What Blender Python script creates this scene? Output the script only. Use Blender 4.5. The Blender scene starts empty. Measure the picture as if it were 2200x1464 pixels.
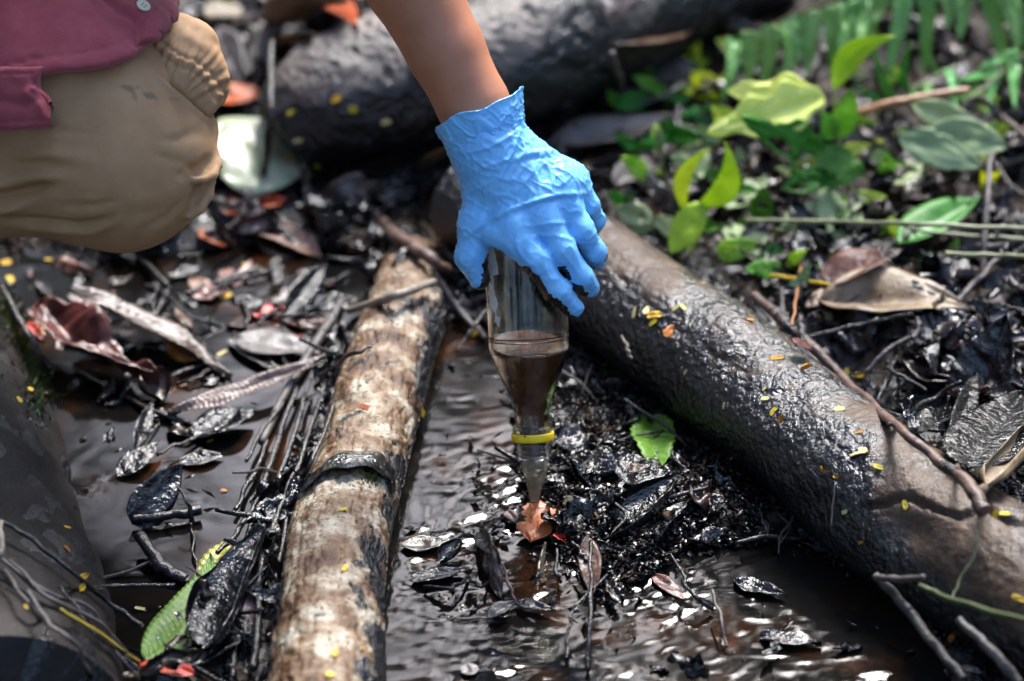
import bpy, bmesh, math, random
import numpy as np
from mathutils import Vector, Matrix
from mathutils.bvhtree import BVHTree

random.seed(7)
RNG = np.random.default_rng(11)
SC = bpy.context.scene
COL = SC.collection
R = math.radians

# ------------------------------------------------------------------ camera
PITCH = R(32.0)
CAMH = 1.616
LENS = 120.0
FPX = 2200.0 * LENS / 36.0
cam_data = bpy.data.cameras.new('camera')
cam = bpy.data.objects.new('camera', cam_data)
COL.objects.link(cam)
cam.location = (0, 0, CAMH)
cam.rotation_euler = (math.pi / 2 - PITCH, 0, 0)
cam_data.lens = LENS
cam_data.sensor_width = 36.0
cam_data.clip_start = 0.05
cam_data.clip_end = 500.0
cam_data.dof.use_dof = True
cam_data.dof.focus_distance = 2.765
cam_data.dof.aperture_fstop = 2.7
cam_data.dof.aperture_blades = 7
SC.camera = cam

# ------------------------------------------------------------------ sky and sun
SUN_EL, SUN_AZ = R(48), R(15)          # azimuth measured from +Y towards +X
world = bpy.data.worlds.new('World')
SC.world = world
world.use_nodes = True
wn = world.node_tree.nodes
wl = world.node_tree.links
wn.clear()
sky = wn.new('ShaderNodeTexSky')
sky.sky_type = 'NISHITA'
sky.sun_disc = False
sky.sun_elevation = SUN_EL
sky.sun_rotation = SUN_AZ
sky.air_density = 1.0
sky.dust_density = 1.8
hs = wn.new('ShaderNodeHueSaturation')
hs.inputs['Saturation'].default_value = 1.0
bg = wn.new('ShaderNodeBackground')
bg.inputs['Strength'].default_value = 0.11
wo = wn.new('ShaderNodeOutputWorld')
wl.new(sky.outputs[0], hs.inputs['Color'])
wl.new(hs.outputs[0], bg.inputs['Color'])
wl.new(bg.outputs[0], wo.inputs['Surface'])
sd = bpy.data.lights.new('sun', 'SUN')
sd.energy = 1.7
sd.angle = R(20)
sd.color = (1.0, 0.985, 0.965)
sun = bpy.data.objects.new('sun', sd)
COL.objects.link(sun)
sv = Vector((math.sin(SUN_AZ) * math.cos(SUN_EL), math.cos(SUN_AZ) * math.cos(SUN_EL), math.sin(SUN_EL)))
sun.rotation_euler = sv.to_track_quat('Z', 'Y').to_euler()
sun.location = sv * 20
SC.view_settings.view_transform = 'Standard'
SC.view_settings.look = 'None'
SC.view_settings.exposure = 2.75
SC.view_settings.gamma = 1.0
SC.view_settings.use_curve_mapping = False
SC.render.engine = 'CYCLES'
SC.cycles.use_denoising = True
SC.cycles.max_bounces = 10
SC.cycles.transmission_bounces = 10
SC.cycles.transparent_max_bounces = 12
SC.cycles.sample_clamp_indirect = 8.0

# ------------------------------------------------------------------ camera geometry
CAM = np.array([0, 0, CAMH])
FWD = np.array([0, math.cos(PITCH), -math.sin(PITCH)])
UPV = np.array([0, math.sin(PITCH), math.cos(PITCH)])
RGT = np.array([1.0, 0, 0])


def ray(px, py):
    return RGT * ((px - 1100) / FPX) + UPV * (-(py - 732) / FPX) + FWD


def F(px, py, d):
    """point seen at a photo position, at distance d along the lens axis"""
    return CAM + ray(px, py) * d


def G(px, py, z=0.0):
    r = ray(px, py)
    return CAM + r * ((z - CAMH) / r[2])


def PY(px, py, Y):
    r = ray(px, py)
    return CAM + r * (Y / r[1])


def to_px(P):
    q = np.asarray(P) - CAM
    d = q @ FWD
    return 1100 + FPX * (q @ RGT) / d, 732 - FPX * (q @ UPV) / d, d


def C(px, py, d):
    """camera-axis frame (right, up, depth) coordinates in metres"""
    return np.array([(px - 1100) / FPX * d, -(py - 732) / FPX * d, d])


def cam2world(V):
    return CAM + V[:, :1] * RGT + V[:, 1:2] * UPV + V[:, 2:3] * FWD


# ------------------------------------------------------------------ noise
def _hash(ix, iy, iz, s):
    h = (ix * 374761393 + iy * 668265263 + iz * 2147483647 + s * 974634731) & 0xffffffff
    h = ((h ^ (h >> 13)) * 1274126177) & 0xffffffff
    h = (h ^ (h >> 16)) & 0xffffffff
    return h.astype(np.float64) / 4294967295.0


def vnoise(P, s=0):
    P = np.asarray(P, dtype=np.float64)
    i = np.floor(P).astype(np.int64)
    f = P - i
    u = f * f * f * (f * (f * 6 - 15) + 10)
    r = 0
    for dx in (0, 1):
        wx = u[:, 0] if dx else 1 - u[:, 0]
        for dy in (0, 1):
            wy = u[:, 1] if dy else 1 - u[:, 1]
            for dz in (0, 1):
                wz = u[:, 2] if dz else 1 - u[:, 2]
                r = r + wx * wy * wz * _hash(i[:, 0] + dx, i[:, 1] + dy, i[:, 2] + dz, s)
    return r * 2 - 1


def fbm(P, scale, octv=4, s=0, gain=0.5, ridged=False):
    P = np.asarray(P) * scale
    a, t, n = 1.0, 0.0, 0.0
    for o in range(octv):
        v = vnoise(P + 17.3 * o, s + o)
        if ridged:
            v = 1 - 2 * np.abs(v)
        t = t + a * v
        n += a
        a *= gain
        P = P * 2.03
    return t / n


def sstep(a, b, x):
    t = np.clip((x - a) / (b - a), 0, 1)
    return t * t * (3 - 2 * t)


def poly_sd(px, py, poly):
    """signed distance to a polygon, negative inside"""
    px = np.asarray(px, float)
    py = np.asarray(py, float)
    d = np.full(px.shape, 1e18)
    ins = np.zeros(px.shape, bool)
    n = len(poly)
    for k in range(n):
        x0, y0 = poly[k]
        x1, y1 = poly[(k + 1) % n]
        ex, ey = x1 - x0, y1 - y0
        t = np.clip(((px - x0) * ex + (py - y0) * ey) / (ex * ex + ey * ey + 1e-12), 0, 1)
        d = np.minimum(d, (px - x0 - t * ex) ** 2 + (py - y0 - t * ey) ** 2)
        c = ((y0 <= py) & (y1 > py)) | ((y1 <= py) & (y0 > py))
        xi = x0 + (py - y0) / (ey if abs(ey) > 1e-12 else 1e-12) * ex
        ins ^= c & (px < xi)
    d = np.sqrt(d)
    return np.where(ins, -d, d)


def line_d(px, py, pts):
    """distance to a polyline and position along it 0..1"""
    d = np.full(np.shape(px), 1e18)
    tt = np.zeros(np.shape(px))
    n = len(pts) - 1
    for k in range(n):
        x0, y0 = pts[k]
        x1, y1 = pts[k + 1]
        ex, ey = x1 - x0, y1 - y0
        t = np.clip(((px - x0) * ex + (py - y0) * ey) / (ex * ex + ey * ey + 1e-12), 0, 1)
        q = np.hypot(px - x0 - t * ex, py - y0 - t * ey)
        m = q < d
        d = np.where(m, q, d)
        tt = np.where(m, (k + t) / n, tt)
    return d, tt


# ------------------------------------------------------------------ objects
def tag(o, label=None, cat=None, group=None, kind=None):
    if label:
        o['label'] = label
    if cat:
        o['category'] = cat
    if group:
        o['group'] = group
    if kind:
        o['kind'] = kind
    return o


def empty(name, loc, label, cat, group=None):
    o = bpy.data.objects.new(name, None)
    COL.objects.link(o)
    o.location = tuple(loc)
    o.empty_display_size = 0.02
    tag(o, label, cat, group)
    return o


def link(name, mesh, mat=None, parent=None):
    o = bpy.data.objects.new(name, mesh)
    COL.objects.link(o)
    if mat is not None and len(mesh.materials) == 0:
        mesh.materials.append(mat)
    if parent is not None:
        o.parent = parent
        o.matrix_parent_inverse = Matrix.Translation(-parent.location)
    return o


def mesh_np(name, V, Fc, smooth=True):
    me = bpy.data.meshes.new(name)
    V = np.asarray(V, dtype=np.float32)
    if isinstance(Fc, np.ndarray):
        n, k = Fc.shape
        me.vertices.add(len(V))
        me.vertices.foreach_set('co', V.ravel())
        me.loops.add(n * k)
        me.loops.foreach_set('vertex_index', Fc.astype(np.int32).ravel())
        me.polygons.add(n)
        me.polygons.foreach_set('loop_start', np.arange(0, n * k, k, dtype=np.int32))
        me.polygons.foreach_set('loop_total', np.full(n, k, dtype=np.int32))
        me.update(calc_edges=True)
        me.validate()
    else:
        me.from_pydata([tuple(map(float, v)) for v in V], [], [tuple(int(i) for i in f) for f in Fc])
    me.polygons.foreach_set('use_smooth', np.full(len(me.polygons), smooth))
    me.update()
    return me


def set_attr(me, name, vals):
    a = me.attributes.new(name, 'FLOAT', 'POINT')
    a.data.foreach_set('value', np.asarray(vals, dtype=np.float32))


def grid_faces(nu, nv, wrap_v=False):
    i = np.arange(nu - 1)[:, None]
    j = np.arange(nv if wrap_v else nv - 1)[None, :]
    j2 = (j + 1) % nv
    a = i * nv + j
    b = (i + 1) * nv + j
    c = (i + 1) * nv + j2
    d = i * nv + j2
    return np.stack([a, b, c, d], -1).reshape(-1, 4)


def catmull(P, n):
    P = np.asarray(P, float)
    if len(P) == 2:
        t = np.linspace(0, 1, n)[:, None]
        return P[0] * (1 - t) + P[1] * t
    Q = np.vstack([2 * P[0] - P[1], P, 2 * P[-1] - P[-2]])
    out = []
    m = len(P) - 1
    for k in range(n):
        u = k / (n - 1) * m
        i = min(int(u), m - 1)
        t = u - i
        p0, p1, p2, p3 = Q[i], Q[i + 1], Q[i + 2], Q[i + 3]
        out.append(0.5 * ((2 * p1) + (-p0 + p2) * t + (2 * p0 - 5 * p1 + 4 * p2 - p3) * t * t + (-p0 + 3 * p1 - 3 * p2 + p3) * t ** 3))
    return np.array(out)


def frames(P):
    T = np.gradient(P, axis=0)
    T /= np.linalg.norm(T, axis=1, keepdims=True) + 1e-12
    ref = np.array([0, 0, 1.0]) if abs(T[0][2]) < 0.9 else np.array([1.0, 0, 0])
    N = np.zeros_like(P)
    n = ref - T[0] * (ref @ T[0])
    n /= np.linalg.norm(n)
    for k in range(len(P)):
        n = n - T[k] * (n @ T[k])
        n /= np.linalg.norm(n) + 1e-12
        N[k] = n
    B = np.cross(T, N)
    return T, N, B


def tube_data(pts, radii, nu=24, nv=8, rough=0.0, rscale=80, seed=0, flat=1.0):
    P = catmull(pts, nu)
    r = np.interp(np.linspace(0, 1, nu), np.linspace(0, 1, len(radii)), radii)
    T, N, B = frames(P)
    a = np.linspace(0, 2 * math.pi, nv, endpoint=False)
    V = P[:, None, :] + r[:, None, None] * (np.cos(a)[None, :, None] * N[:, None, :] * flat + np.sin(a)[None, :, None] * B[:, None, :])
    V = V.reshape(-1, 3)
    if rough > 0:
        c = np.repeat(P, nv, 0)
        d = V - c
        V = c + d * (1 + rough * fbm(V, rscale, 3, seed))[:, None]
    Fq = grid_faces(nu, nv, True).tolist()
    n0 = len(V)
    V = np.vstack([V, P[0], P[-1]])
    for j in range(nv):
        Fq.append([n0, j, (j + 1) % nv])
        Fq.append([n0 + 1, (nu - 1) * nv + (j + 1) % nv, (nu - 1) * nv + j])
    return V, Fq


def outward(V, Fq):
    """turn a closed shape's faces so that they look outwards"""
    V = np.asarray(V, float)
    vol = 0.0
    c = V.mean(0)
    for f in (Fq.tolist() if isinstance(Fq, np.ndarray) else Fq):
        a = V[f[0]] - c
        for k in range(1, len(f) - 1):
            vol += a @ np.cross(V[f[k]] - c, V[f[k + 1]] - c)
    if vol < 0:
        return Fq[:, ::-1].copy() if isinstance(Fq, np.ndarray) else [f[::-1] for f in Fq]
    return Fq


def tube(name, pts, radii, nu=24, nv=8, **kw):
    V, Fq = tube_data(pts, radii, nu, nv, **kw)
    return mesh_np(name, V, Fq)


# ------------------------------------------------------------------ distance-field modelling (organic shapes)
def smin(a, b, k):
    h = np.clip(0.5 + 0.5 * (b - a) / k, 0, 1)
    return b * (1 - h) + a * h - k * h * (1 - h)


def cone_d(P, a, b, ra, rb):
    a = np.asarray(a, np.float32)
    b = np.asarray(b, np.float32)
    ab = b - a
    t = np.clip(((P - a) @ ab) / (ab @ ab + 1e-12), 0, 1)
    return np.linalg.norm(P - a - t[..., None] * ab, axis=-1) - (ra + (rb - ra) * t)


def chain_d(P, pts, rad, k):
    d = None
    for i in range(len(pts) - 1):
        q = cone_d(P, pts[i], pts[i + 1], rad[i], rad[i + 1])
        d = q if d is None else smin(d, q, k)
    return d


def grid3(lo, hi, h):
    lo = np.asarray(lo, float)
    n = np.ceil((np.asarray(hi) - lo) / h).astype(int) + 1
    ax = [lo[i] + h * np.arange(n[i]) for i in range(3)]
    return np.stack(np.meshgrid(*ax, indexing='ij'), -1).astype(np.float32), lo


def surface_nets(f, lo, h):
    s = f < 0
    nx, ny, nz = f.shape
    cs = np.zeros((nx - 1, ny - 1, nz - 1), np.int8)
    for dx in (0, 1):
        for dy in (0, 1):
            for dz in (0, 1):
                cs += s[dx:nx - 1 + dx, dy:ny - 1 + dy, dz:nz - 1 + dz]
    act = (cs > 0) & (cs < 8)
    idx = np.argwhere(act)
    vid = np.full(act.shape, -1, np.int64)
    vid[act] = np.arange(len(idx))
    acc = np.zeros((len(idx), 3))
    cnt = np.zeros(len(idx))
    corners = [(a, b, c) for a in (0, 1) for b in (0, 1) for c in (0, 1)]
    for a in corners:
        for b in corners:
            if sum(abs(a[i] - b[i]) for i in range(3)) == 1 and a < b:
                fa = f[idx[:, 0] + a[0], idx[:, 1] + a[1], idx[:, 2] + a[2]]
                fb = f[idx[:, 0] + b[0], idx[:, 1] + b[1], idx[:, 2] + b[2]]
                m = (fa < 0) != (fb < 0)
                t = np.where(m, fa / np.where(m, fa - fb, 1), 0)
                for i in range(3):
                    acc[:, i] += np.where(m, a[i] + t * (b[i] - a[i]), 0)
                cnt += m
    V = lo + (idx + acc / cnt[:, None]) * h
    quads = []
    for ax in range(3):
        o1, o2 = [(1, 2), (2, 0), (0, 1)][ax]
        sa = [slice(None)] * 3
        sb = [slice(None)] * 3
        sa[ax] = slice(0, -1)
        sb[ax] = slice(1, None)
        A = s[tuple(sa)]
        B = s[tuple(sb)]
        e = np.argwhere(A != B)
        ok = (e[:, o1] > 0) & (e[:, o2] > 0) & (e[:, o1] < f.shape[o1] - 1) & (e[:, o2] < f.shape[o2] - 1)
        e = e[ok]
        inside_first = A[e[:, 0], e[:, 1], e[:, 2]]

        def cell(d1, d2):
            q = e.copy()
            q[:, o1] -= d1
            q[:, o2] -= d2
            return vid[q[:, 0], q[:, 1], q[:, 2]]
        q = np.stack([cell(1, 1), cell(0, 1), cell(0, 0), cell(1, 0)], 1)
        q[~inside_first] = q[~inside_first][:, ::-1]
        quads.append(q)
    return V, np.vstack(quads)


def vert_normals(V, Q):
    fn = np.cross(V[Q[:, 2]] - V[Q[:, 0]], V[Q[:, 3]] - V[Q[:, 1]])
    N = np.zeros_like(V)
    for k in range(4):
        np.add.at(N, Q[:, k], fn)
    return N / (np.linalg.norm(N, axis=1, keepdims=True) + 1e-12)


def relax(V, Q, it=2, lam=0.5):
    for _ in range(it):
        S = np.zeros_like(V)
        c = np.zeros(len(V))
        for k in range(4):
            a, b = Q[:, k], Q[:, (k + 1) % 4]
            np.add.at(S, a, V[b])
            np.add.at(S, b, V[a])
            np.add.at(c, a, 1)
            np.add.at(c, b, 1)
        V = V * (1 - lam) + lam * S / c[:, None]
    return V


def solo(name, V, Fq, mat, label, cat, group=None, kind=None, attrs=None):
    """a top-level thing that is one mesh, its origin under its middle"""
    V = np.asarray(V, float)
    o0 = V.mean(0)
    o0[2] = V[:, 2].min()
    me = mesh_np(name, V - o0, Fq)
    for k, v in (attrs or {}).items():
        set_attr(me, k, v)
    o = link(name, me, mat)
    o.location = tuple(o0)
    return tag(o, label, cat, group, kind)


# ------------------------------------------------------------------ materials
def new_mat(name):
    m = bpy.data.materials.new(name)
    m.use_nodes = True
    nt = m.node_tree
    return m, nt, nt.nodes['Principled BSDF']


def nd(nt, typ, **kw):
    n = nt.nodes.new(typ)
    for k, v in kw.items():
        if k in n.inputs:
            n.inputs[k].default_value = v
        else:
            setattr(n, k, v)
    return n


def ramp(nt, fac, stops, interp='LINEAR'):
    n = nt.nodes.new('ShaderNodeValToRGB')
    n.color_ramp.interpolation = interp
    e = n.color_ramp.elements
    while len(e) < len(stops):
        e.new(0.5)
    for k, (p, c) in enumerate(stops):
        e[k].position = p
        e[k].color = (*c, 1) if not isinstance(c, (int, float)) else (c, c, c, 1)
    nt.links.new(fac, n.inputs[0])
    return n


def mixc(nt, fac, a, b, mode='MIX'):
    n = nt.nodes.new('ShaderNodeMix')
    n.data_type = 'RGBA'
    n.blend_type = mode
    for s, v in ((0, fac), (6, a), (7, b)):
        if isinstance(v, (int, float)):
            n.inputs[s].default_value = v
        elif isinstance(v, tuple):
            n.inputs[s].default_value = (*v, 1)
        else:
            nt.links.new(v, n.inputs[s])
    return n.outputs[2]


def maths(nt, op, a, b=0.0, clamp=False):
    n = nt.nodes.new('ShaderNodeMath')
    n.operation = op
    n.use_clamp = clamp
    for s, v in ((0, a), (1, b)):
        if isinstance(v, (int, float)):
            n.inputs[s].default_value = v
        else:
            nt.links.new(v, n.inputs[s])
    return n.outputs[0]


def mk(name, stops, scale=40, detail=5, rough=0.5, bumps=(), oil=None, oil_col=(0.006, 0.006, 0.007), oil_rough=0.12,
       oil_bump=(260, 0.5), oil_spec=0.6, rand=0.0, spec=0.5, sss=0.0, coat=0.0, dist=0.0, stretch=None, ior=1.5, rough_var=0.0,
       specks=None, world_co=False, sss_col=None, oil_soft=0.08):
    m, nt, bs = new_mat(name)
    L = nt.links.new
    tc = nd(nt, 'ShaderNodeTexCoord')
    co = tc.outputs['Object']
    if world_co:
        co = nd(nt, 'ShaderNodeNewGeometry').outputs['Position']
    if stretch:
        mp = nd(nt, 'ShaderNodeMapping')
        mp.inputs['Scale'].default_value = stretch
        L(co, mp.inputs['Vector'])
        co = mp.outputs[0]
    oi = nd(nt, 'ShaderNodeObjectInfo')
    if rand > 0:
        ad = nd(nt, 'ShaderNodeVectorMath', operation='ADD')
        cb = nd(nt, 'ShaderNodeCombineXYZ')
        rr = maths(nt, 'MULTIPLY', oi.outputs['Random'], 7.0)
        for k in range(3):
            L(rr, cb.inputs[k])
        L(co, ad.inputs[0])
        L(cb.outputs[0], ad.inputs[1])
        co = ad.outputs[0]
    n1 = nd(nt, 'ShaderNodeTexNoise', Scale=scale, Detail=detail, Roughness=0.62, Distortion=dist)
    L(co, n1.inputs['Vector'])
    col = ramp(nt, n1.outputs['Fac'], stops).outputs[0]
    if specks:
        sc_, thr, c_ = specks
        ns = nd(nt, 'ShaderNodeTexNoise', Scale=sc_, Detail=3, Roughness=0.6)
        L(co, ns.inputs['Vector'])
        f = ramp(nt, ns.outputs['Fac'], [(thr, 0.0), (thr + 0.05, 1.0)]).outputs[0]
        col = mixc(nt, f, col, c_)
    if rand > 0:
        hv = nd(nt, 'ShaderNodeHueSaturation')
        v = maths(nt, 'MULTIPLY_ADD', oi.outputs['Random'], rand)
        nt.nodes[-1].inputs[2].default_value = 1 - rand * 0.5
        L(v, hv.inputs['Value'])
        h = maths(nt, 'MULTIPLY_ADD', oi.outputs['Random'], -0.05)
        nt.nodes[-1].inputs[2].default_value = 0.525
        L(h, hv.inputs['Hue'])
        L(col, hv.inputs['Color'])
        col = hv.outputs[0]
    rg = None
    if rough_var > 0:
        nr = nd(nt, 'ShaderNodeTexNoise', Scale=scale * 2.2, Detail=3)
        L(co, nr.inputs['Vector'])
        rg = ramp(nt, nr.outputs['Fac'], [(0.3, max(0.02, rough - rough_var)), (0.7, rough + rough_var)]).outputs[0]
    nrm = None
    for (bs_, st, di) in bumps:
        nb = nd(nt, 'ShaderNodeTexNoise', Scale=bs_, Detail=4, Roughness=0.6)
        L(co, nb.inputs['Vector'])
        b = nd(nt, 'ShaderNodeBump', Strength=st, Distance=di)
        L(nb.outputs['Fac'], b.inputs['Height'])
        if nrm is not None:
            L(nrm, b.inputs['Normal'])
        nrm = b.outputs[0]
    if oil:
        # crude-oil film: either a per-vertex coverage or plain noise patches, edges broken up by fine noise
        ne = nd(nt, 'ShaderNodeTexNoise', Scale=180, Detail=5, Roughness=0.7)
        L(co, ne.inputs['Vector'])
        if oil == 'attr':
            at = nd(nt, 'ShaderNodeAttribute', attribute_name='oil')
            base = at.outputs['Fac']
        else:
            nn = nd(nt, 'ShaderNodeTexNoise', Scale=oil[0], Detail=4, Roughness=0.6)
            L(co, nn.inputs['Vector'])
            base = ramp(nt, nn.outputs['Fac'], [(oil[1] - 0.08, 0.0), (oil[1] + 0.08, 1.0)]).outputs[0]
        sm = maths(nt, 'MULTIPLY_ADD', ne.outputs['Fac'], 0.7)
        nt.nodes[-1].inputs[2].default_value = -0.35
        sm = maths(nt, 'ADD', sm, base)
        fac = ramp(nt, sm, [(0.5 - oil_soft, 0.0), (0.5 + oil_soft, 1.0)]).outputs[0]
        col = mixc(nt, fac, col, oil_col)
        rmix = nd(nt, 'ShaderNodeMix')
        L(fac, rmix.inputs[0])
        if rg is not None:
            L(rg, rmix.inputs[2])
        else:
            rmix.inputs[2].default_value = rough
        rmix.inputs[3].default_value = oil_rough
        rg = rmix.outputs[0]
        smix = nd(nt, 'ShaderNodeMix')
        L(fac, smix.inputs[0])
        smix.inputs[2].default_value = spec
        smix.inputs[3].default_value = oil_spec
        L(smix.outputs[0], bs.inputs['Specular IOR Level'])
        nb = nd(nt, 'ShaderNodeTexNoise', Scale=oil_bump[0], Detail=3, Roughness=0.55)
        L(co, nb.inputs['Vector'])
        b = nd(nt, 'ShaderNodeBump', Distance=0.0045)
        L(maths(nt, 'MULTIPLY', fac, oil_bump[1]), b.inputs['Strength'])
        L(nb.outputs['Fac'], b.inputs['Height'])
        if nrm is not None:
            L(nrm, b.inputs['Normal'])
        nrm = b.outputs[0]
    L(col, bs.inputs['Base Color'])
    if rg is not None:
        L(rg, bs.inputs['Roughness'])
    else:
        bs.inputs['Roughness'].default_value = rough
    if nrm is not None:
        L(nrm, bs.inputs['Normal'])
    bs.inputs['IOR'].default_value = ior
    bs.inputs['Specular IOR Level'].default_value = spec
    bs.inputs['Coat Weight'].default_value = coat
    bs.inputs['Coat Roughness'].default_value = 0.08
    if sss:
        bs.inputs['Subsurface Weight'].default_value = sss
        bs.inputs['Subsurface Radius'].default_value = (0.008, 0.004, 0.002) if sss_col is None else sss_col
        bs.inputs['Subsurface Scale'].default_value = 0.4
    return m


MAT = {}
MAT['mud'] = mk('oily_mud', [(0.3, (0.010, 0.007, 0.005)), (0.5, (0.026, 0.016, 0.010)), (0.7, (0.055, 0.034, 0.020))], 26, 6, 0.55, spec=0.22,
                bumps=((120, 0.6, 0.006), (420, 0.5, 0.002)), oil='attr', oil_bump=(170, 0.9), oil_rough=0.09, world_co=True, oil_soft=0.15)
MAT['water'] = mk('oily_water', [(0.3, (0.0029, 0.0029, 0.0029)), (0.5, (0.0049, 0.0044, 0.0036)), (0.6, (0.018, 0.008, 0.0035)), (0.75, (0.06, 0.018, 0.004))], 11, 4, 0.03,
                  bumps=((700, 0.05, 0.0006),), ior=1.4, world_co=True)
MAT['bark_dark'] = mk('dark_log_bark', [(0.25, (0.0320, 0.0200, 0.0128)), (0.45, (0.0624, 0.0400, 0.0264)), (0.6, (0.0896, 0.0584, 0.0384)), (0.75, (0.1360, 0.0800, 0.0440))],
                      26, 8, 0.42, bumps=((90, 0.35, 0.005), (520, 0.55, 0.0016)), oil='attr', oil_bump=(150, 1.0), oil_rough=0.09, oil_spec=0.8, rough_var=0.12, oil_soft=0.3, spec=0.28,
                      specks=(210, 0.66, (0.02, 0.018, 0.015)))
MAT['bark_pale'] = mk('pale_log_bark', [(0.30, (0.0258, 0.0112, 0.0052)), (0.42, (0.0860, 0.0387, 0.0155)), (0.5, (0.1634, 0.0963, 0.0499)), (0.56, (0.2580, 0.1935, 0.1247)), (0.63, (0.4042, 0.3526, 0.2752)), (0.74, (0.2064, 0.2064, 0.1548))],
                      34, 10, 0.42, bumps=((110, 0.45, 0.004), (600, 0.7, 0.0016)), oil='attr', oil_bump=(240, 1.0), rough_var=0.15, oil_soft=0.22, oil_rough=0.1, spec=0.35,
                      specks=(230, 0.585, (0.045, 0.028, 0.015)))
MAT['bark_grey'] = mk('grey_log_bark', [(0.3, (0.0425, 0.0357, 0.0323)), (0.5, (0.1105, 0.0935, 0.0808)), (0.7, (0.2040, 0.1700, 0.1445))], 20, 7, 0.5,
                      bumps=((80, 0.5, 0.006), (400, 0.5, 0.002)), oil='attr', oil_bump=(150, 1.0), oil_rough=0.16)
MAT['wood_slab'] = mk('smooth_dark_wood', [(0.3, (0.0091, 0.0067, 0.0054)), (0.5, (0.0182, 0.0140, 0.0118)), (0.7, (0.0289, 0.0225, 0.0189))], 18, 7, 0.5,
                      bumps=((110, 0.35, 0.004), (420, 0.5, 0.002)), spec=0.2, oil='attr', oil_bump=(200, 0.8), specks=(260, 0.67, (0.008, 0.007, 0.006)))
MAT['leaf_oil'] = mk('oil_coated_leaf', [(0.35, (0.0024, 0.0024, 0.0027)), (0.6, (0.0054, 0.0048, 0.0048)), (0.8, (0.0180, 0.0096, 0.0060))], 60, 4, 0.10,
                     bumps=((75, 0.8, 0.008), (190, 0.4, 0.003)), rand=0.6, ior=1.6, world_co=True)
MAT['leaf_brown'] = mk('wet_brown_leaf', [(0.3, (0.0120, 0.0072, 0.0048)), (0.5, (0.0360, 0.0180, 0.0108)), (0.7, (0.0780, 0.0390, 0.0210))], 55, 5, 0.26,
                       bumps=((140, 0.45, 0.003), (500, 0.4, 0.001)), rand=0.7, oil=(40, 0.55), world_co=True)
MAT['leaf_grey'] = mk('bleached_grey_leaf', [(0.3, (0.0350, 0.0275, 0.0260)), (0.5, (0.0850, 0.0700, 0.0650)), (0.7, (0.1350, 0.1150, 0.1050))], 50, 5, 0.38,
                      bumps=((140, 0.45, 0.003), (500, 0.4, 0.001)), rand=0.6, oil=(35, 0.62), world_co=True)
MAT['leaf_tan'] = mk('dry_tan_leaf', [(0.3, (0.0806, 0.0465, 0.0248)), (0.5, (0.1860, 0.1178, 0.0682)), (0.7, (0.2604, 0.1798, 0.1116))], 45, 6, 0.42,
                     bumps=((160, 0.4, 0.003), (600, 0.4, 0.001)), rand=0.3, specks=(160, 0.66, (0.02, 0.014, 0.01)))
MAT['leaf_red'] = mk('red_brown_leaf', [(0.3, (0.0210, 0.0070, 0.0049)), (0.5, (0.0700, 0.0224, 0.0126)), (0.7, (0.1400, 0.0595, 0.0350))], 50, 5, 0.3,
                     bumps=((160, 0.45, 0.003), (600, 0.4, 0.001)), rand=0.3, oil=(45, 0.66))
MAT['leaf_orange'] = mk('orange_leaf', [(0.3, (0.22, 0.035, 0.007)), (0.5, (0.40, 0.075, 0.014)), (0.7, (0.50, 0.13, 0.028))], 50, 5, 0.25,
                        bumps=((200, 0.5, 0.003), (600, 0.4, 0.001)), rand=0.2, specks=(120, 0.72, (0.04, 0.02, 0.012)))
MAT['leaf_salmon'] = mk('salmon_wet_leaf', [(0.3, (0.1100, 0.0450, 0.0300)), (0.5, (0.2250, 0.1100, 0.0800)), (0.7, (0.2500, 0.1500, 0.1200))], 50, 5, 0.3,
                        bumps=((160, 0.45, 0.003),), rand=0.2, specks=(90, 0.64, (0.06, 0.03, 0.02)))
MAT['leaf_pinkbrown'] = mk('corrugated_pink_brown_leaf', [(0.3, (0.0480, 0.0240, 0.0200)), (0.5, (0.1000, 0.0600, 0.0520)), (0.7, (0.1440, 0.0960, 0.0840))], 60, 5, 0.3,
                           bumps=((160, 0.45, 0.003), (600, 0.4, 0.001)), rand=0.2, oil=(50, 0.68))
MAT['leaf_palegreen'] = mk('pale_green_leaf', [(0.3, (0.1638, 0.2184, 0.1092)), (0.5, (0.2621, 0.3058, 0.1966)), (0.7, (0.3276, 0.3604, 0.2730))], 40, 5, 0.35,
                           bumps=((140, 0.4, 0.002),), specks=(110, 0.62, (0.30, 0.27, 0.22)))
MAT['leaf_olive'] = mk('olive_leaf_rim', [(0.3, (0.16, 0.15, 0.01)), (0.7, (0.32, 0.30, 0.03))], 40, 4, 0.4, bumps=((140, 0.4, 0.002),))


def green(name, stops, rough=0.42, rand=0.25, tr=0.35, **kw):
    """living leaf: some light passes through it"""
    kw.setdefault('spec', 0.35)
    m = mk(name, stops, 45, 5, rough, bumps=kw.pop('bumps', ((220, 0.3, 0.002),)), rand=rand, **kw)
    nt = m.node_tree
    bs = nt.nodes['Principled BSDF']
    out = nt.nodes['Material Output']
    t = nd(nt, 'ShaderNodeBsdfTranslucent')
    src = bs.inputs['Base Color'].links[0].from_socket
    nt.links.new(src, t.inputs['Color'])
    mx = nd(nt, 'ShaderNodeMixShader')
    mx.inputs[0].default_value = tr
    nt.links.new(bs.outputs[0], mx.inputs[1])
    nt.links.new(t.outputs[0], mx.inputs[2])
    nt.links.new(mx.outputs[0], out.inputs['Surface'])
    return m


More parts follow.
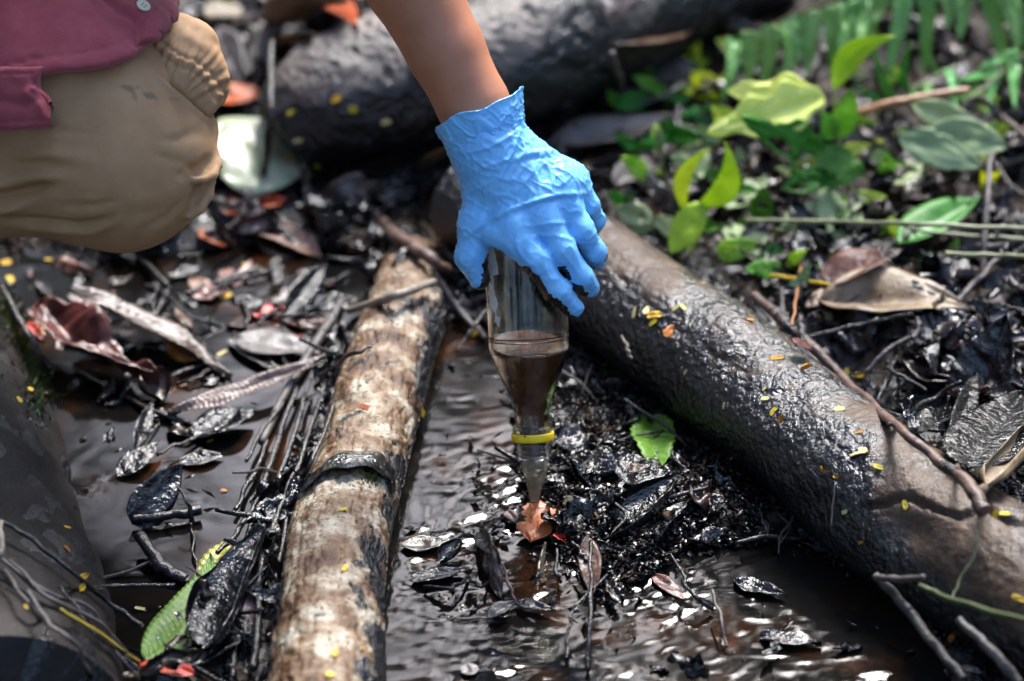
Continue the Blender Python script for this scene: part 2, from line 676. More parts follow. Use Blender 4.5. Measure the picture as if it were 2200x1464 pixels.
MAT['green_lime'] = green('lime_green_leaf', [(0.3, (0.5175, 0.6613, 0.0287)), (0.7, (0.7475, 0.8500, 0.0719))], tr=0.4)
MAT['green_yellow'] = green('yellow_green_leaf', [(0.3, (0.5692, 0.7337, 0.1518)), (0.7, (0.7590, 0.8500, 0.2783))], tr=0.35)
MAT['green_mid'] = green('mid_green_leaf', [(0.3, (0.2496, 0.4992, 0.0624)), (0.7, (0.4368, 0.7176, 0.1248))], tr=0.35)
MAT['green_dark'] = green('dark_green_leaf', [(0.3, (0.0338, 0.1521, 0.0135)), (0.7, (0.0845, 0.2873, 0.0338))], tr=0.2, specks=(120, 0.7, (0.18, 0.09, 0.04)))
MAT['green_grey'] = green('grey_green_leaf', [(0.3, (0.27, 0.36, 0.16)), (0.7, (0.43, 0.51, 0.28))], rough=0.45, tr=0.3, specks=(120, 0.68, (0.13, 0.11, 0.07)))
MAT['green_fern'] = green('fern_green', [(0.3, (0.0910, 0.3120, 0.0650)), (0.7, (0.2210, 0.5200, 0.1560))], rough=0.22, tr=0.25)
MAT['green_fernlit'] = green('glossy_fern_green', [(0.3, (0.15, 0.34, 0.07)), (0.7, (0.32, 0.52, 0.18))], rough=0.25, tr=0.3)
MAT['green_wet'] = green('oil_spotted_green_leaf', [(0.3, (0.045, 0.13, 0.012)), (0.7, (0.11, 0.25, 0.028))], rough=0.3, spec=0.3, tr=0.08, rand=0.1, oil=(70, 0.64),
                         bumps=((260, 0.5, 0.002), (700, 0.4, 0.001)))
MAT['yellow'] = green('yellow_leaflet', [(0.3, (0.55, 0.36, 0.015)), (0.55, (0.70, 0.52, 0.03)), (0.75, (0.78, 0.64, 0.14))], rough=0.35, tr=0.2, rand=0.7, specks=(6, 0.60, (0.28, 0.11, 0.015)))
MAT['yellow_pale'] = green('pale_yellow_leaflet', [(0.3, (0.6, 0.5, 0.16)), (0.7, (0.75, 0.68, 0.34))], rough=0.35, tr=0.2, rand=0.3)
MAT['amber'] = green('amber_leaflet', [(0.3, (0.45, 0.17, 0.01)), (0.7, (0.65, 0.33, 0.03))], rough=0.35, tr=0.2, rand=0.3)
MAT['twig_black'] = mk('oil_black_twig', [(0.4, (0.006, 0.006, 0.007)), (0.7, (0.03, 0.022, 0.018))], 60, 4, 0.17, bumps=((200, 0.7, 0.003), (600, 0.5, 0.001)), rand=0.5, world_co=True)
MAT['twig_grey'] = mk('grey_brown_twig', [(0.3, (0.0303, 0.0248, 0.0231)), (0.5, (0.0770, 0.0633, 0.0578)), (0.7, (0.1320, 0.1100, 0.0990))], 60, 5, 0.42,
                      bumps=((220, 0.6, 0.003), (700, 0.5, 0.001)), rand=0.4, oil=(40, 0.64))
MAT['twig_brown'] = mk('brown_branch_bark', [(0.3, (0.0330, 0.0193, 0.0121)), (0.5, (0.0880, 0.0550, 0.0358)), (0.7, (0.1540, 0.1045, 0.0715))], 60, 5, 0.42,
                       bumps=((220, 0.6, 0.003), (700, 0.5, 0.001)), rand=0.3, oil=(22, 0.58))
MAT['twig_pale'] = mk('pale_stick_bark', [(0.3, (0.1400, 0.1050, 0.0770)), (0.6, (0.2660, 0.2170, 0.1680))], 70, 5, 0.45, bumps=((220, 0.6, 0.003),), rand=0.2, specks=(140, 0.66, (0.03, 0.02, 0.015)))
MAT['stem_green'] = mk('pale_green_stem', [(0.3, (0.14, 0.15, 0.06)), (0.7, (0.32, 0.32, 0.17))], 60, 4, 0.4, rand=0.3)
MAT['stem_dark'] = mk('dark_green_stem', [(0.3, (0.02, 0.03, 0.008)), (0.7, (0.06, 0.08, 0.02))], 60, 4, 0.4)
MAT['stem_red'] = mk('reddish_stem', [(0.3, (0.22, 0.08, 0.03)), (0.7, (0.42, 0.2, 0.09))], 60, 4, 0.35)
MAT['stem_yellow'] = mk('yellow_stalk', [(0.3, (0.4, 0.26, 0.02)), (0.7, (0.6, 0.42, 0.05))], 90, 4, 0.3)
MAT['moss'] = mk('moss', [(0.3, (0.025, 0.05, 0.006)), (0.7, (0.11, 0.14, 0.02))], 90, 4, 0.6, rand=0.3)
MAT['litter'] = mk('fine_litter', [(0.35, (0.003, 0.003, 0.003)), (0.52, (0.008, 0.006, 0.005)), (0.66, (0.06, 0.033, 0.018))], 40, 3, 0.24, bumps=((300, 0.6, 0.003),), world_co=True, ior=1.55, rough_var=0.14)

# ------------------------------------------------------------------ water, mud
POOLS = {
    'left': [(-400, 470), (60, 560), (300, 575), (560, 545), (800, 560), (770, 640), (700, 760), (650, 880), (560, 1120), (440, 1260), (330, 1400), (250, 1560), (0, 1560), (-300, 900)],
    'stream': [(900, 700), (1050, 720), (1090, 880), (1110, 1050), (1180, 1180), (1300, 1310), (1480, 1190), (1700, 1180), (1950, 1330), (2060, 1560), (700, 1560), (820, 1060)],
}


def pool_sd(px, py):
    d = None
    for p in POOLS.values():
        q = poly_sd(px, py, p)
        d = q if d is None else np.minimum(d, q)
    return d


def axis_coords(lo, hi, step, far, growth=1.35):
    a = list(np.arange(lo, hi, step))
    s, x = step, a[-1]
    r = []
    while x < far:
        s *= growth
        x += s
        r.append(x)
    s, x = step, a[0]
    l = []
    while x > -far:
        s *= growth
        x -= s
        l.append(x)
    return np.array(l[::-1] + a + r)


def ground_z(X, Y):
    P = np.stack([X, Y, np.zeros_like(X)], 1)
    q = P - CAM
    d = np.maximum(q @ FWD, 0.4)
    px = 1100 + FPX * q[:, 0] / d
    py = 732 - FPX * (q @ UPV) / d
    sdw = pool_sd(px, py)
    land = sstep(-20, 45, sdw)
    near = 1 - sstep(1.0, 3.0, np.hypot(X, Y - 2.6))
    z = -0.035 + land * (0.037 + 0.012 * fbm(P, 9, 3, 3))
    z += land * (0.011 * fbm(P, 38, 4, 5, 0.55, True) + 0.004 * fbm(P, 120, 3, 8))
    right = sstep(1450, 2000, px - 0.35 * (py - 700)) * sstep(1100, 700, py - 0.6 * (px - 1900))
    z += 0.03 * np.clip(right, 0, 1) * land
    z += 0.05 * sstep(2.85, 3.4, Y) * land
    z = z * near + (1 - near) * (0.05 + 0.15 * fbm(P, 0.4, 3, 21))
    return z


gx = axis_coords(-0.8, 0.8, 0.0045, 60)
gy = axis_coords(1.85, 3.55, 0.0045, 60)
XX, YY = np.meshgrid(gx, gy, indexing='ij')
gz = ground_z(XX.ravel(), YY.ravel())
gV = np.stack([XX.ravel(), YY.ravel(), gz], 1)
gF = grid_faces(len(gx), len(gy))
ground_me = mesh_np('ground', gV, gF)
g_q = gV - CAM
g_d = np.maximum(g_q @ FWD, 0.4)
g_px, g_py = 1100 + FPX * g_q[:, 0] / g_d, 732 - FPX * (g_q @ UPV) / g_d
dry = sstep(1250, 1500, g_px) * sstep(640, 470, g_py - 0.45 * (g_px - 1500)) + 0.5 * sstep(300, 150, g_py)
set_attr(ground_me, 'oil', np.clip(sstep(-0.1, 0.15, fbm(gV, 20, 4, 27) + 0.28 - 0.62 * np.clip(dry, 0, 1)), 0, 1))
ground = tag(link('ground', ground_me, MAT['mud']), kind='structure', label='black oily mud and leaf mould of the swamp floor')

wx = np.arange(-1.1, 0.95, 0.005)
wy = np.arange(1.75, 3.1, 0.004)
XX, YY = np.meshgrid(wx, wy, indexing='ij')
P = np.stack([XX.ravel(), YY.ravel(), np.zeros(XX.size)], 1)
q = P - CAM
dd = q @ FWD
wpx = 1100 + FPX * q[:, 0] / dd
wpy = 732 - FPX * (q @ UPV) / dd
flow = sstep(-60, 120, -poly_sd(wpx, wpy, [(880, 900), (1100, 900), (1300, 1150), (1850, 1200), (2100, 1600), (780, 1600)]))
imp = G(1150, 1095)
rad = np.hypot(P[:, 0] - imp[0], (P[:, 1] - imp[1]))
swirl = fbm(P * np.array([1, 1.6, 1]), 26, 2, 31)
PP = P + np.stack([swirl * 0.02, swirl * 0.02, 0 * swirl], 1)
sw2 = fbm(P * np.array([1, 1.4, 1]), 11, 3, 33)
sw3 = fbm(P * np.array([1, 1.4, 1]), 13, 3, 35)
PP = P + np.stack([swirl * 0.016 + sw2 * 0.05, sw3 * 0.06 + swirl * 0.02, 0 * swirl], 1)
calm = 0.3 + 0.9 * sstep(-0.2, 0.4, fbm(P, 15, 2, 37))
wz = flow * calm * 1.5 * (0.0012 * fbm(PP * np.array([1.5, 0.8, 1]), 88, 5, 41, 0.64) + 0.0011 * fbm(PP * np.array([1.8, 0.9, 1]), 230, 4, 47, 0.6) + 0.0008 * np.sin(rad * 380 + 7 * swirl + 5 * sw2) * np.exp(-rad * 9))
wz += (1 - flow) * 0.00022 * fbm(PP, 30, 3, 45)
for (rx, ry, a) in ((160, 1062, 1), (185, 1055, 1), (365, 1005, 1), (235, 1030, 1), (170, 1055, 1), (400, 1080, 0.8), (300, 1225, 0.7), (900, 790, 1), (990, 860, 1)):
    c = G(rx, ry)
    r2 = np.hypot(P[:, 0] - c[0], P[:, 1] - c[1])
    wz += a * 0.0007 * np.cos(r2 * 900) * np.exp(-(r2 / 0.009) ** 2)
P[:, 2] = wz
water = link('water', mesh_np('water', P, grid_faces(len(wx), len(wy))), MAT['water'])
tag(water, kind='structure', label='dark oily swamp water, smooth in the left pool and rippled in the stream')

# ------------------------------------------------------------------ logs
BASES = []


def base_tree(V, Fq, name):
    BASES.append((name, BVHTree.FromPolygons([tuple(v) for v in V], [tuple(f) for f in np.asarray(Fq).tolist()])))


base_tree(gV[:, :], gF, 'mud')
base_tree([(-5, 0, 0), (5, 0, 0), (5, 8, 0), (-5, 8, 0)], [[0, 1, 2, 3]], 'water')


def hit(px, py, lift=0.0):
    """the surface seen at a photo position: point, normal, name"""
    d = Vector(ray(px, py)).normalized()
    best = None
    for name, t in BASES:
        p, n, i, dist = t.ray_cast(Vector(CAM), d)
        if p is not None and (best is None or dist < best[3]):
            best = (p, n, name, dist)
    if best is None:
        p = Vector(G(px, py))
        return np.array(p), np.array([0, 0, 1.0]), 'water'
    n = best[1]
    if n.dot(d) > 0:
        n = -n
    return np.array(best[0]) + np.array([0, 0, lift]), np.array(n), best[2]


def drop(x, y):
    best = None
    for name, t in BASES:
        p, n, i, dist = t.ray_cast(Vector((x, y, 2.0)), Vector((0, 0, -1)))
        if p is not None and (best is None or p.z > best[0].z):
            best = (p, n if n.z > 0 else -n, name)
    return best


def log_mesh(axis, radii, nu, nv, lumps, seed, pits=0.0):
    Pc = catmull(axis, nu)
    r = np.interp(np.linspace(0, 1, nu), np.linspace(0, 1, len(radii)), radii)
    T, N, B = frames(Pc)
    a = np.linspace(0, 2 * math.pi, nv, endpoint=False)
    D = np.cos(a)[None, :, None] * N[:, None, :] + np.sin(a)[None, :, None] * B[:, None, :]
    V = (Pc[:, None, :] + r[:, None, None] * D).reshape(-1, 3)
    D = D.reshape(-1, 3)
    dr = 0.09 * fbm(V, 9, 3, seed) + lumps * fbm(V, 45, 4, seed + 3, 0.55) + lumps * 0.5 * fbm(V, 150, 3, seed + 5, 0.6, True)
    if pits:
        dr -= pits * sstep(0.35, 0.6, fbm(V, 60, 2, seed + 9))
    V = V + D * (np.repeat(r, nv) * dr)[:, None]
    u = np.repeat(np.linspace(0, 1, nu), nv)
    Fq = grid_faces(nu, nv, True)
    caps = []
    for e, ring in ((0, 0), (1, nu - 1)):
        rr = [np.arange(nv) + ring * nv]
    n0 = len(V)
    V = np.vstack([V, Pc[0], Pc[-1]])
    F2 = Fq.tolist()
    for j in range(nv):
        F2.append([n0, j, (j + 1) % nv])
        F2.append([n0 + 1, (nu - 1) * nv + (j + 1) % nv, (nu - 1) * nv + j])
    u = np.append(u, [0, 1])
    D = np.vstack([D, -T[0], T[-1]])
    return V, F2, u, D


def log_thing(name, V, F2, oil, mat, label, extra=None):
    o = solo(name, V, F2, mat, label, 'log', attrs={'oil': oil})
    base_tree(V, [f for f in F2 if len(f) == 4], name)
    return o


# the oily grey-brown log lying across the right of the picture
ax = [G(1010, 430, 0.05), G(1230, 560, 0.05), G(1440, 715, 0.048), G(1640, 870, 0.045), G(1860, 1050, 0.045), G(2060, 1190, 0.045), G(2420, 1420, 0.045)]
V, F2, u, D = log_mesh(ax, [0.048, 0.05, 0.053, 0.055, 0.057, 0.058, 0.06], 520, 200, 0.032, 50)
Dn = D
lx, ly, _ = to_px(V)
fr_ = sstep(-0.2, 0.3, D[:, 2] - 0.5 * D[:, 1])
ledge = [(1850, 1085), (1895, 1078), (1950, 1062), (2005, 1086), (2062, 1108), (2118, 1084), (2160, 1112), (2200, 1120)]
lj = 7 * fbm(V, 120, 3, 57)
lq, lt = line_d(lx, ly, ledge)
lsd = ly - np.interp(lx, [p[0] for p in ledge], [p[1] for p in ledge]) + lj
inl = sstep(1840, 1880, lx)
rel = inl * (0.0022 * sstep(6, -6, lsd) * sstep(-260, -60, lsd) - 0.0045 * np.exp(-((lsd - 6) / 6) ** 2))
for (kx, ky, kr, ka) in ((1945, 1140, 46, -0.007), (1560, 700, 50, 0.004), (1700, 850, 36, -0.0025), (1800, 1010, 60, 0.003), (1420, 640, 40, 0.003), (1610, 905, 60, 0.004), (1745, 1090, 50, -0.004)):
    rel += ka * np.exp(-((lx - kx) ** 2 + (ly - ky) ** 2) / kr ** 2)
for cr in ([(1440, 700), (1540, 770), (1600, 800)], [(1640, 845), (1700, 838), (1735, 815)], [(1760, 930), (1850, 1000)], [(1330, 600), (1400, 660), (1430, 690)]):
    q_, t_ = line_d(lx, ly, cr)
    rel -= 0.0012 * np.exp(-((q_ + 1.2 * lj) / 5) ** 2)
V = V + D * (rel * fr_)[:, None]
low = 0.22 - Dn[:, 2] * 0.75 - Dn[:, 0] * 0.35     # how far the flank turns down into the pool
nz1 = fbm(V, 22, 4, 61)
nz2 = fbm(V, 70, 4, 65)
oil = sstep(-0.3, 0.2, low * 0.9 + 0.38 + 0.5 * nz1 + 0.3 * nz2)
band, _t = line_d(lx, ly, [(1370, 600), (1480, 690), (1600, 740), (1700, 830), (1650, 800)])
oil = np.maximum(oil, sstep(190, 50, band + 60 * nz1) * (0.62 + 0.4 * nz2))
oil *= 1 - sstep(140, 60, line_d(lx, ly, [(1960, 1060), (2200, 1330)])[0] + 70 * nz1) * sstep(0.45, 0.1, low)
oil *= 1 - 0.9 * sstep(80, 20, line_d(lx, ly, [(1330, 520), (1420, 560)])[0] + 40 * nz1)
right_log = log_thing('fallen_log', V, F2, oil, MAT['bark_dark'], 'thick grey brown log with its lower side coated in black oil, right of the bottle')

# the pale log running up to the middle
axc = [G(690, 1640, 0.022), G(700, 1464, 0.022), G(722, 1200, 0.022), G(772, 1000, 0.02), G(830, 800, 0.018), G(868, 690, 0.016), G(884, 625, 0.006), G(893, 585, -0.012)]
V, F2, u, D = log_mesh(axc, [0.044, 0.0435, 0.0405, 0.039, 0.0385, 0.0375, 0.036, 0.034], 560, 180, 0.03, 70, 0.03)
lx, ly, _ = to_px(V)
n1 = fbm(V, 30, 4, 81)
n2 = fbm(V, 90, 3, 85)
side = D[:, 0]
crk = fbm(V * np.array([1.6, 0.35, 1]), 60, 3, 88, 0.6, True)
V = V - D * (0.0016 * sstep(0.35, 0.75, crk) + 0.0010 * sstep(0.2, 0.6, fbm(V, 170, 3, 89, 0.6, True)))[:, None]
oil = sstep(0.0, 0.45, side - 0.55 + 0.75 * n1 + 0.25 * n2) * 0.95
upper = sstep(1020, 800, ly)
oil = np.maximum(oil, sstep(0.1, 0.35, n1 * 0.6 + n2 * 0.8 - 0.34 + 0.22 * upper) * 0.7)
oil = np.maximum(oil, sstep(0.15, 0.5, -side - 0.62 + 0.5 * n1))
oil = np.maximum(oil, sstep(0.012, 0.002, V[:, 2] + 0.006 * n2))
pale_log = log_thing('fallen_log', V, F2, oil, MAT['bark_pale'], 'pale cream and orange log with flaking bark, left of the pouring bottle')

# the big blurred log behind the arm
axb = [G(600, 290, 0.05), G(700, 230, 0.07), G(850, 180, 0.08), G(1080, 135, 0.09), G(1340, 20, 0.09), G(1600, -90, 0.085)]
V, F2, u, D = log_mesh(axb, [0.04, 0.062, 0.068, 0.068, 0.07, 0.072], 260, 140, 0.05, 90, 0.06)
n1 = fbm(V, 16, 4, 95)
oil = sstep(-0.25, 0.3, 0.72 - D[:, 2] + 0.8 * n1)  # oil film also standing for the shaded underside; grey left on the lit top
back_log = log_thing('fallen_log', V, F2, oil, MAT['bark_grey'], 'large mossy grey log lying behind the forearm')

# the smooth dark trunk along the lower left
axl = [G(-330, 560, -0.045), G(-215, 900, -0.045), G(-120, 1200, -0.045), G(-20, 1660, -0.045)]
V, F2, u, D = log_mesh(axl, [0.125, 0.125, 0.125, 0.125], 260, 260, 0.006, 110)
n1 = fbm(V, 40, 4, 115)
oil = sstep(0.1, 0.4, n1 + 0.25 * D[:, 0] - 0.1) * 0.9
slab = log_thing('smooth_trunk', V, F2, oil, MAT['wood_slab'], 'smooth dark brown trunk half sunk along the lower left pool edge')

# ------------------------------------------------------------------ bottle
def plain(name, col, rough=0.4, **kw):
    m, nt, bs = new_mat(name)
    bs.inputs['Base Color'].default_value = (*col, 1)
    bs.inputs['Roughness'].default_value = rough
    for k, v in kw.items():
        bs.inputs[k].default_value = v
    return m


def glassy(name, col, rough, ior, smear=None):
    m, nt, bs = new_mat(name)
    bs.inputs['Base Color'].default_value = (*col, 1)
    bs.inputs['Roughness'].default_value = rough
    bs.inputs['IOR'].default_value = ior
    bs.inputs['Transmission Weight'].default_value = 1.0
    if smear:
        tc = nd(nt, 'ShaderNodeTexCoord')
        mp = nd(nt, 'ShaderNodeMapping')
        mp.inputs['Scale'].default_value = (1, 1, 0.35)
        nt.links.new(tc.outputs['Object'], mp.inputs['Vector'])
        n = nd(nt, 'ShaderNodeTexNoise', Scale=smear[0], Detail=6, Roughness=0.65)
        nt.links.new(mp.outputs[0], n.inputs['Vector'])
        f = ramp(nt, n.outputs['Fac'], [(0.58, 1.0), (0.74, smear[1])])
        nt.links.new(f.outputs[0], bs.inputs['Transmission Weight'])
        c = ramp(nt, n.outputs['Fac'], [(0.48, col), (0.72, smear[2])])
        nt.links.new(c.outputs[0], bs.inputs['Base Color'])
        b = nd(nt, 'ShaderNodeBump', Strength=0.25, Distance=0.001)
        nt.links.new(n.outputs['Fac'], b.inputs['Height'])
        nt.links.new(b.outputs[0], bs.inputs['Normal'])
    return m


TILT = R(25)
MOUTH = np.array(PY(1147, 985, 2.325))
BAX = np.array([-0.045, math.sin(TILT), math.cos(TILT)])
BAX /= np.linalg.norm(BAX)
BX = np.array([1, 0, 0]) - BAX * BAX[0]
BX /= np.linalg.norm(BX)
BY = np.cross(BAX, BX)                     # points away from the camera
BM = Matrix([(BX[i], BY[i], BAX[i], MOUTH[i]) for i in range(3)] + [(0, 0, 0, 1)])


def lathe(prof, n=72):
    prof = np.asarray(prof, float)
    a = np.linspace(0, 2 * math.pi, n, endpoint=False)
    V = np.stack([prof[:, None, 0] * np.cos(a), prof[:, None, 0] * np.sin(a), np.repeat(prof[:, 1:2], n, 1)], -1).reshape(-1, 3)
    return V, grid_faces(len(prof), n, True)


cm = 0.01
outer = [(1.30, 0.0), (1.43, 0.05), (1.43, 0.18), (1.36, 0.26), (1.36, 0.42), (1.46, 0.5), (1.46, 0.62), (1.36, 0.7), (1.36, 0.82), (1.46, 0.9), (1.46, 1.0), (1.36, 1.1),
         (1.36, 1.35), (1.56, 1.45), (1.56, 2.2), (1.63, 2.32), (1.63, 2.5), (1.42, 2.65), (1.36, 3.0), (1.38, 3.4), (1.47, 4.0), (1.66, 4.7), (1.95, 5.4), (2.30, 6.3), (2.68, 7.3), (3.02, 8.2),
         (3.22, 8.9), (3.30, 9.5), (3.31, 10.2), (3.28, 10.4), (3.28, 17.6), (3.31, 17.8), (3.30, 18.5), (3.15, 18.9), (2.7, 19.1), (2.2, 19.1), (1.2, 18.8), (0.02, 18.7)]
po = catmull(np.array(outer), 170) * cm
wall = 0.0022
pi_ = []
for k in range(len(po)):
    t = po[min(k + 1, len(po) - 1)] - po[max(k - 1, 0)]
    nrm_ = np.array([-t[1], t[0]]) / (np.linalg.norm(t) + 1e-9)
    pi_.append(po[k] + nrm_ * wall)
pi_ = np.array(pi_)
# smooth inner wall (no thread on the inside)
ins = np.array([(1.14, 0.0), (1.14, 3.2), (1.24, 4.0), (1.44, 4.8), (1.74, 5.5), (2.08, 6.35), (2.46, 7.35), (2.80, 8.25), (3.0, 8.95), (3.07, 9.6), (3.07, 17.9), (3.0, 18.3), (2.6, 18.65), (1.2, 18.45), (0.02, 18.4)])
pin = catmull(ins, 90) * cm
prof = np.vstack([pin[::-1], po])
GLASS = glassy('dirty_clear_glass', (0.985, 0.99, 0.985), 0.01, 1.5, (60, 0.93, (0.70, 0.60, 0.48)))
LIQUID = mk('murky_brown_water', [(0.3, (0.06, 0.022, 0.006)), (0.55, (0.125, 0.050, 0.017)), (0.75, (0.19, 0.09, 0.036))], 40, 5, 0.1, specks=(190, 0.63, (0.006, 0.005, 0.004)), ior=1.33)
bottle = empty('bottle', MOUTH, 'clear glass bottle of brown oily water held upside down and pouring', 'bottle')


def bottle_part(name, V, Fq, mat, parent=bottle, smooth=True):
    V = np.asarray(V) @ np.stack([BX, BY, BAX]) + MOUTH
    return link(name, mesh_np(name, V, Fq, smooth), mat, parent)


V, Fq = lathe(prof)
glass = bottle_part('glass_body', V, outward(V, Fq), GLASS)
# liquid: fills the neck and shoulder up to a tilted level
li = np.array([(0.03, 0.35), (0.7, 0.3), (1.05, 0.4), (1.11, 1.0), (1.11, 3.2), (1.21, 4.0), (1.41, 4.8), (1.71, 5.5), (2.05, 6.35), (2.43, 7.35), (2.77, 8.25), (2.97, 8.95), (3.04, 9.6), (3.04, 12.5), (0.02, 12.5)])
V, Fq = lathe(catmull(li, 70) * cm, 64)
bm = bmesh.new()
bvs = [bm.verts.new(v) for v in V]
for f in Fq:
    bm.faces.new([bvs[i] for i in f])
lvl = Vector(tuple(np.stack([BX, BY, BAX]) @ np.array([0.03, 0.20, 1.0]))).normalized()
gm = bmesh.ops.bisect_plane(bm, geom=bm.verts[:] + bm.edges[:] + bm.faces[:], plane_co=(0, 0, 0.0945), plane_no=lvl, clear_outer=True)
ed = [e for e in gm['geom_cut'] if isinstance(e, bmesh.types.BMEdge)]
bmesh.ops.holes_fill(bm, edges=ed)
bmesh.ops.recalc_face_normals(bm, faces=bm.faces[:])
me = bpy.data.meshes.new('liquid')
bm.to_mesh(me)
bm.free()
me.transform(BM)
for p_ in me.polygons:
    p_.use_smooth = len(p_.vertices) <= 4
liquid = link('liquid', me, LIQUID, bottle)
# yellow tamper ring
V, Fq = lathe(np.array([(1.58, 1.50), (1.72, 1.48), (1.76, 1.6), (1.76, 2.05), (1.72, 2.16), (1.58, 2.16), (1.575, 1.8), (1.58, 1.50)]) * cm, 64)
YEL = mk('yellow_plastic', [(0.3, (0.85, 0.55, 0.012)), (0.7, (0.90, 0.66, 0.02))], 60, 3, 0.3, specks=(150, 0.68, (0.02, 0.015, 0.01)), sss=0.1)
tag(bottle_part('neck_ring', V, Fq, YEL), 'yellow tamper ring left on the bottle neck')


def skin_patch(name, poly, r, mat, th=0.0003, n=26, depth=0.0):
    """a scrap that follows the bottle wall; polygon in (angle from the front in degrees, height in cm)"""
    poly = np.array(poly, float)
    a0, b0 = poly.min(0)
    a1, b1 = poly.max(0)
    us = np.linspace(a0, a1, n)
    vs = np.linspace(b0, b1, n * 2)
    U, W = np.meshgrid(us, vs, indexing='ij')
    sdp = poly_sd(U.ravel(), W.ravel() * 10, [(x, y * 10) for x, y in poly])
    sdp += 2.2 * fbm(np.stack([U.ravel() * 0.05, W.ravel(), 0 * U.ravel()], 1), 3.1, 3, 9)
    ok = sdp < 0
    Fq = [f for f in grid_faces(n, n * 2).tolist() if ok[f].sum() >= 3]
    th_ = np.radians(U.ravel())
    k = r + th
    V = np.stack([k * np.sin(th_), -k * np.cos(th_), W.ravel() * cm], 1)
    used = sorted(set(i for f in Fq for i in f))
    rm = {v: i for i, v in enumerate(used)}
    return bottle_part(name, V[used], [[rm[i] for i in f] for f in Fq], mat)


PAPER = mk('torn_white_label', [(0.3, (0.50, 0.50, 0.46)), (0.7, (0.70, 0.70, 0.66))], 80, 4, 0.6, specks=(200, 0.68, (0.2, 0.17, 0.13)))
OILM = mk('thick_crude_oil', [(0.3, (0.004, 0.004, 0.004)), (0.7, (0.010, 0.008, 0.007))], 60, 3, 0.12, bumps=((180, 0.6, 0.003), (500, 0.3, 0.001)), ior=1.55)
rb = 0.0334
skin_patch('label_scrap', [(-62, 15.2), (-40, 15.6), (-42, 16.6), (-50, 18.0), (-66, 17.8)], rb, PAPER)
skin_patch('label_scrap', [(-64, 13.0), (-48, 12.4), (-44, 13.2), (-52, 14.2), (-50, 15.2), (-60, 15.2)], rb, PAPER)
skin_patch('label_scrap', [(-55, 11.6), (-44, 11.3), (-40, 12.0), (-50, 12.3)], rb, PAPER)
skin_patch('oil_smear', [(-2, 16.6), (20, 17.6), (78, 17.4), (82, 10.8), (62, 10.3), (48, 11.6), (26, 12.6), (8, 14.2)], rb, OILM)
skin_patch('oil_smear', [(-88, 16.5), (-72, 17.5), (-74, 14.5), (-86, 13.8)], rb, OILM)

# the pouring water
m, nt, bs = new_mat('pouring_brown_water')
bs.inputs['Base Color'].default_value = (0.62, 0.50, 0.34, 1)
bs.inputs['Roughness'].default_value = 0.06
bs.inputs['IOR'].default_value = 1.33
bs.inputs['Transmission Weight'].default_value = 0.75
tc = nd(nt, 'ShaderNodeTexCoord')
n_ = nd(nt, 'ShaderNodeTexNoise', Scale=140, Detail=3)
mp = nd(nt, 'ShaderNodeMapping')
mp.inputs['Scale'].default_value = (1, 1, 0.15)
nt.links.new(tc.outputs['Object'], mp.inputs['Vector'])
nt.links.new(mp.outputs[0], n_.inputs['Vector'])
b = nd(nt, 'ShaderNodeBump', Strength=0.5, Distance=0.003)
nt.links.new(n_.outputs['Fac'], b.inputs['Height'])
nt.links.new(b.outputs[0], bs.inputs['Normal'])
STREAM = m
top = MOUTH + BAX * 0.004
pts = [top, MOUTH - BAX * 0.004 + np.array([0.0, 0, -0.002]), PY(1149, 1020, 2.322), PY(1148, 1060, 2.318), PY(1147, 1092, 2.316), PY(1147, 1108, 2.316)]
V, Fq = tube_data(pts, [0.0105, 0.0108, 0.0088, 0.0052, 0.0036, 0.0038], 60, 28)
dN = fbm(V * np.array([1, 1, 0.3]), 190, 3, 5)
ctr = V[:28 * 60].reshape(60, 28, 3).mean(1).repeat(28, 0)
V[:28 * 60] += (V[:28 * 60] - ctr) * (0.3 * dN[:28 * 60])[:, None]
stream = solo('poured_water', V, outward(V, Fq), STREAM, 'murky brown stream of water falling from the bottle mouth', 'water stream')
sp = [hit(1166, 1252)[0], F(1160, 1225, to_px(hit(1166, 1252)[0])[2]), F(1164, 1200, to_px(hit(1166, 1252)[0])[2]), F(1172, 1165, to_px(hit(1166, 1252)[0])[2])]
V, Fq = tube_data(sp, [0.0035, 0.0028, 0.0026, 0.001], 30, 12, rough=0.35, rscale=220, seed=4)
solo('splash', V, outward(V, Fq), STREAM, 'thin brown splash rising below the orange leaf', 'splash', 'splashes under the stream')
dsp = to_px(hit(1219, 1112)[0])[2]
sp = [hit(1222, 1118)[0], F(1220, 1100, dsp), F(1222, 1085, dsp), F(1222, 1066, dsp)]
V, Fq = tube_data(sp, [0.0022, 0.0032, 0.0056, 0.0028], 30, 14, rough=0.15, rscale=220, seed=6)
solo('splash', V, outward(V, Fq), STREAM, 'round amber droplet on a short neck right of the stream', 'splash', 'splashes under the stream')

# ------------------------------------------------------------------ the crouching person
SKIN = mk('warm_brown_skin', [(0.3, (0.39, 0.15, 0.078)), (0.7, (0.48, 0.20, 0.108))], 35, 5, 0.42, bumps=((900, 0.12, 0.0006), (2200, 0.10, 0.0003)),
          sss=0.25, specks=(420, 0.74, (0.22, 0.08, 0.04)))
person = empty('person', G(-150, 760), 'crouching person in tan trousers and maroon shirt holding the bottle in a blue glove', 'person')
DB = 2.774                                  # distance of the gripped end of the bottle


def part_sdf(name, V, Q, mat, parent=person, attrs=None, sub=0):
    me = mesh_np(name, cam2world(V), Q)
    for k, v in (attrs or {}).items():
        set_attr(me, k, v)
    return link(name, me, mat, parent)


def pxg(Pg):
    d = Pg[..., 2]
    return 1100 + FPX * Pg[..., 0] / d, 732 - FPX * Pg[..., 1] / d


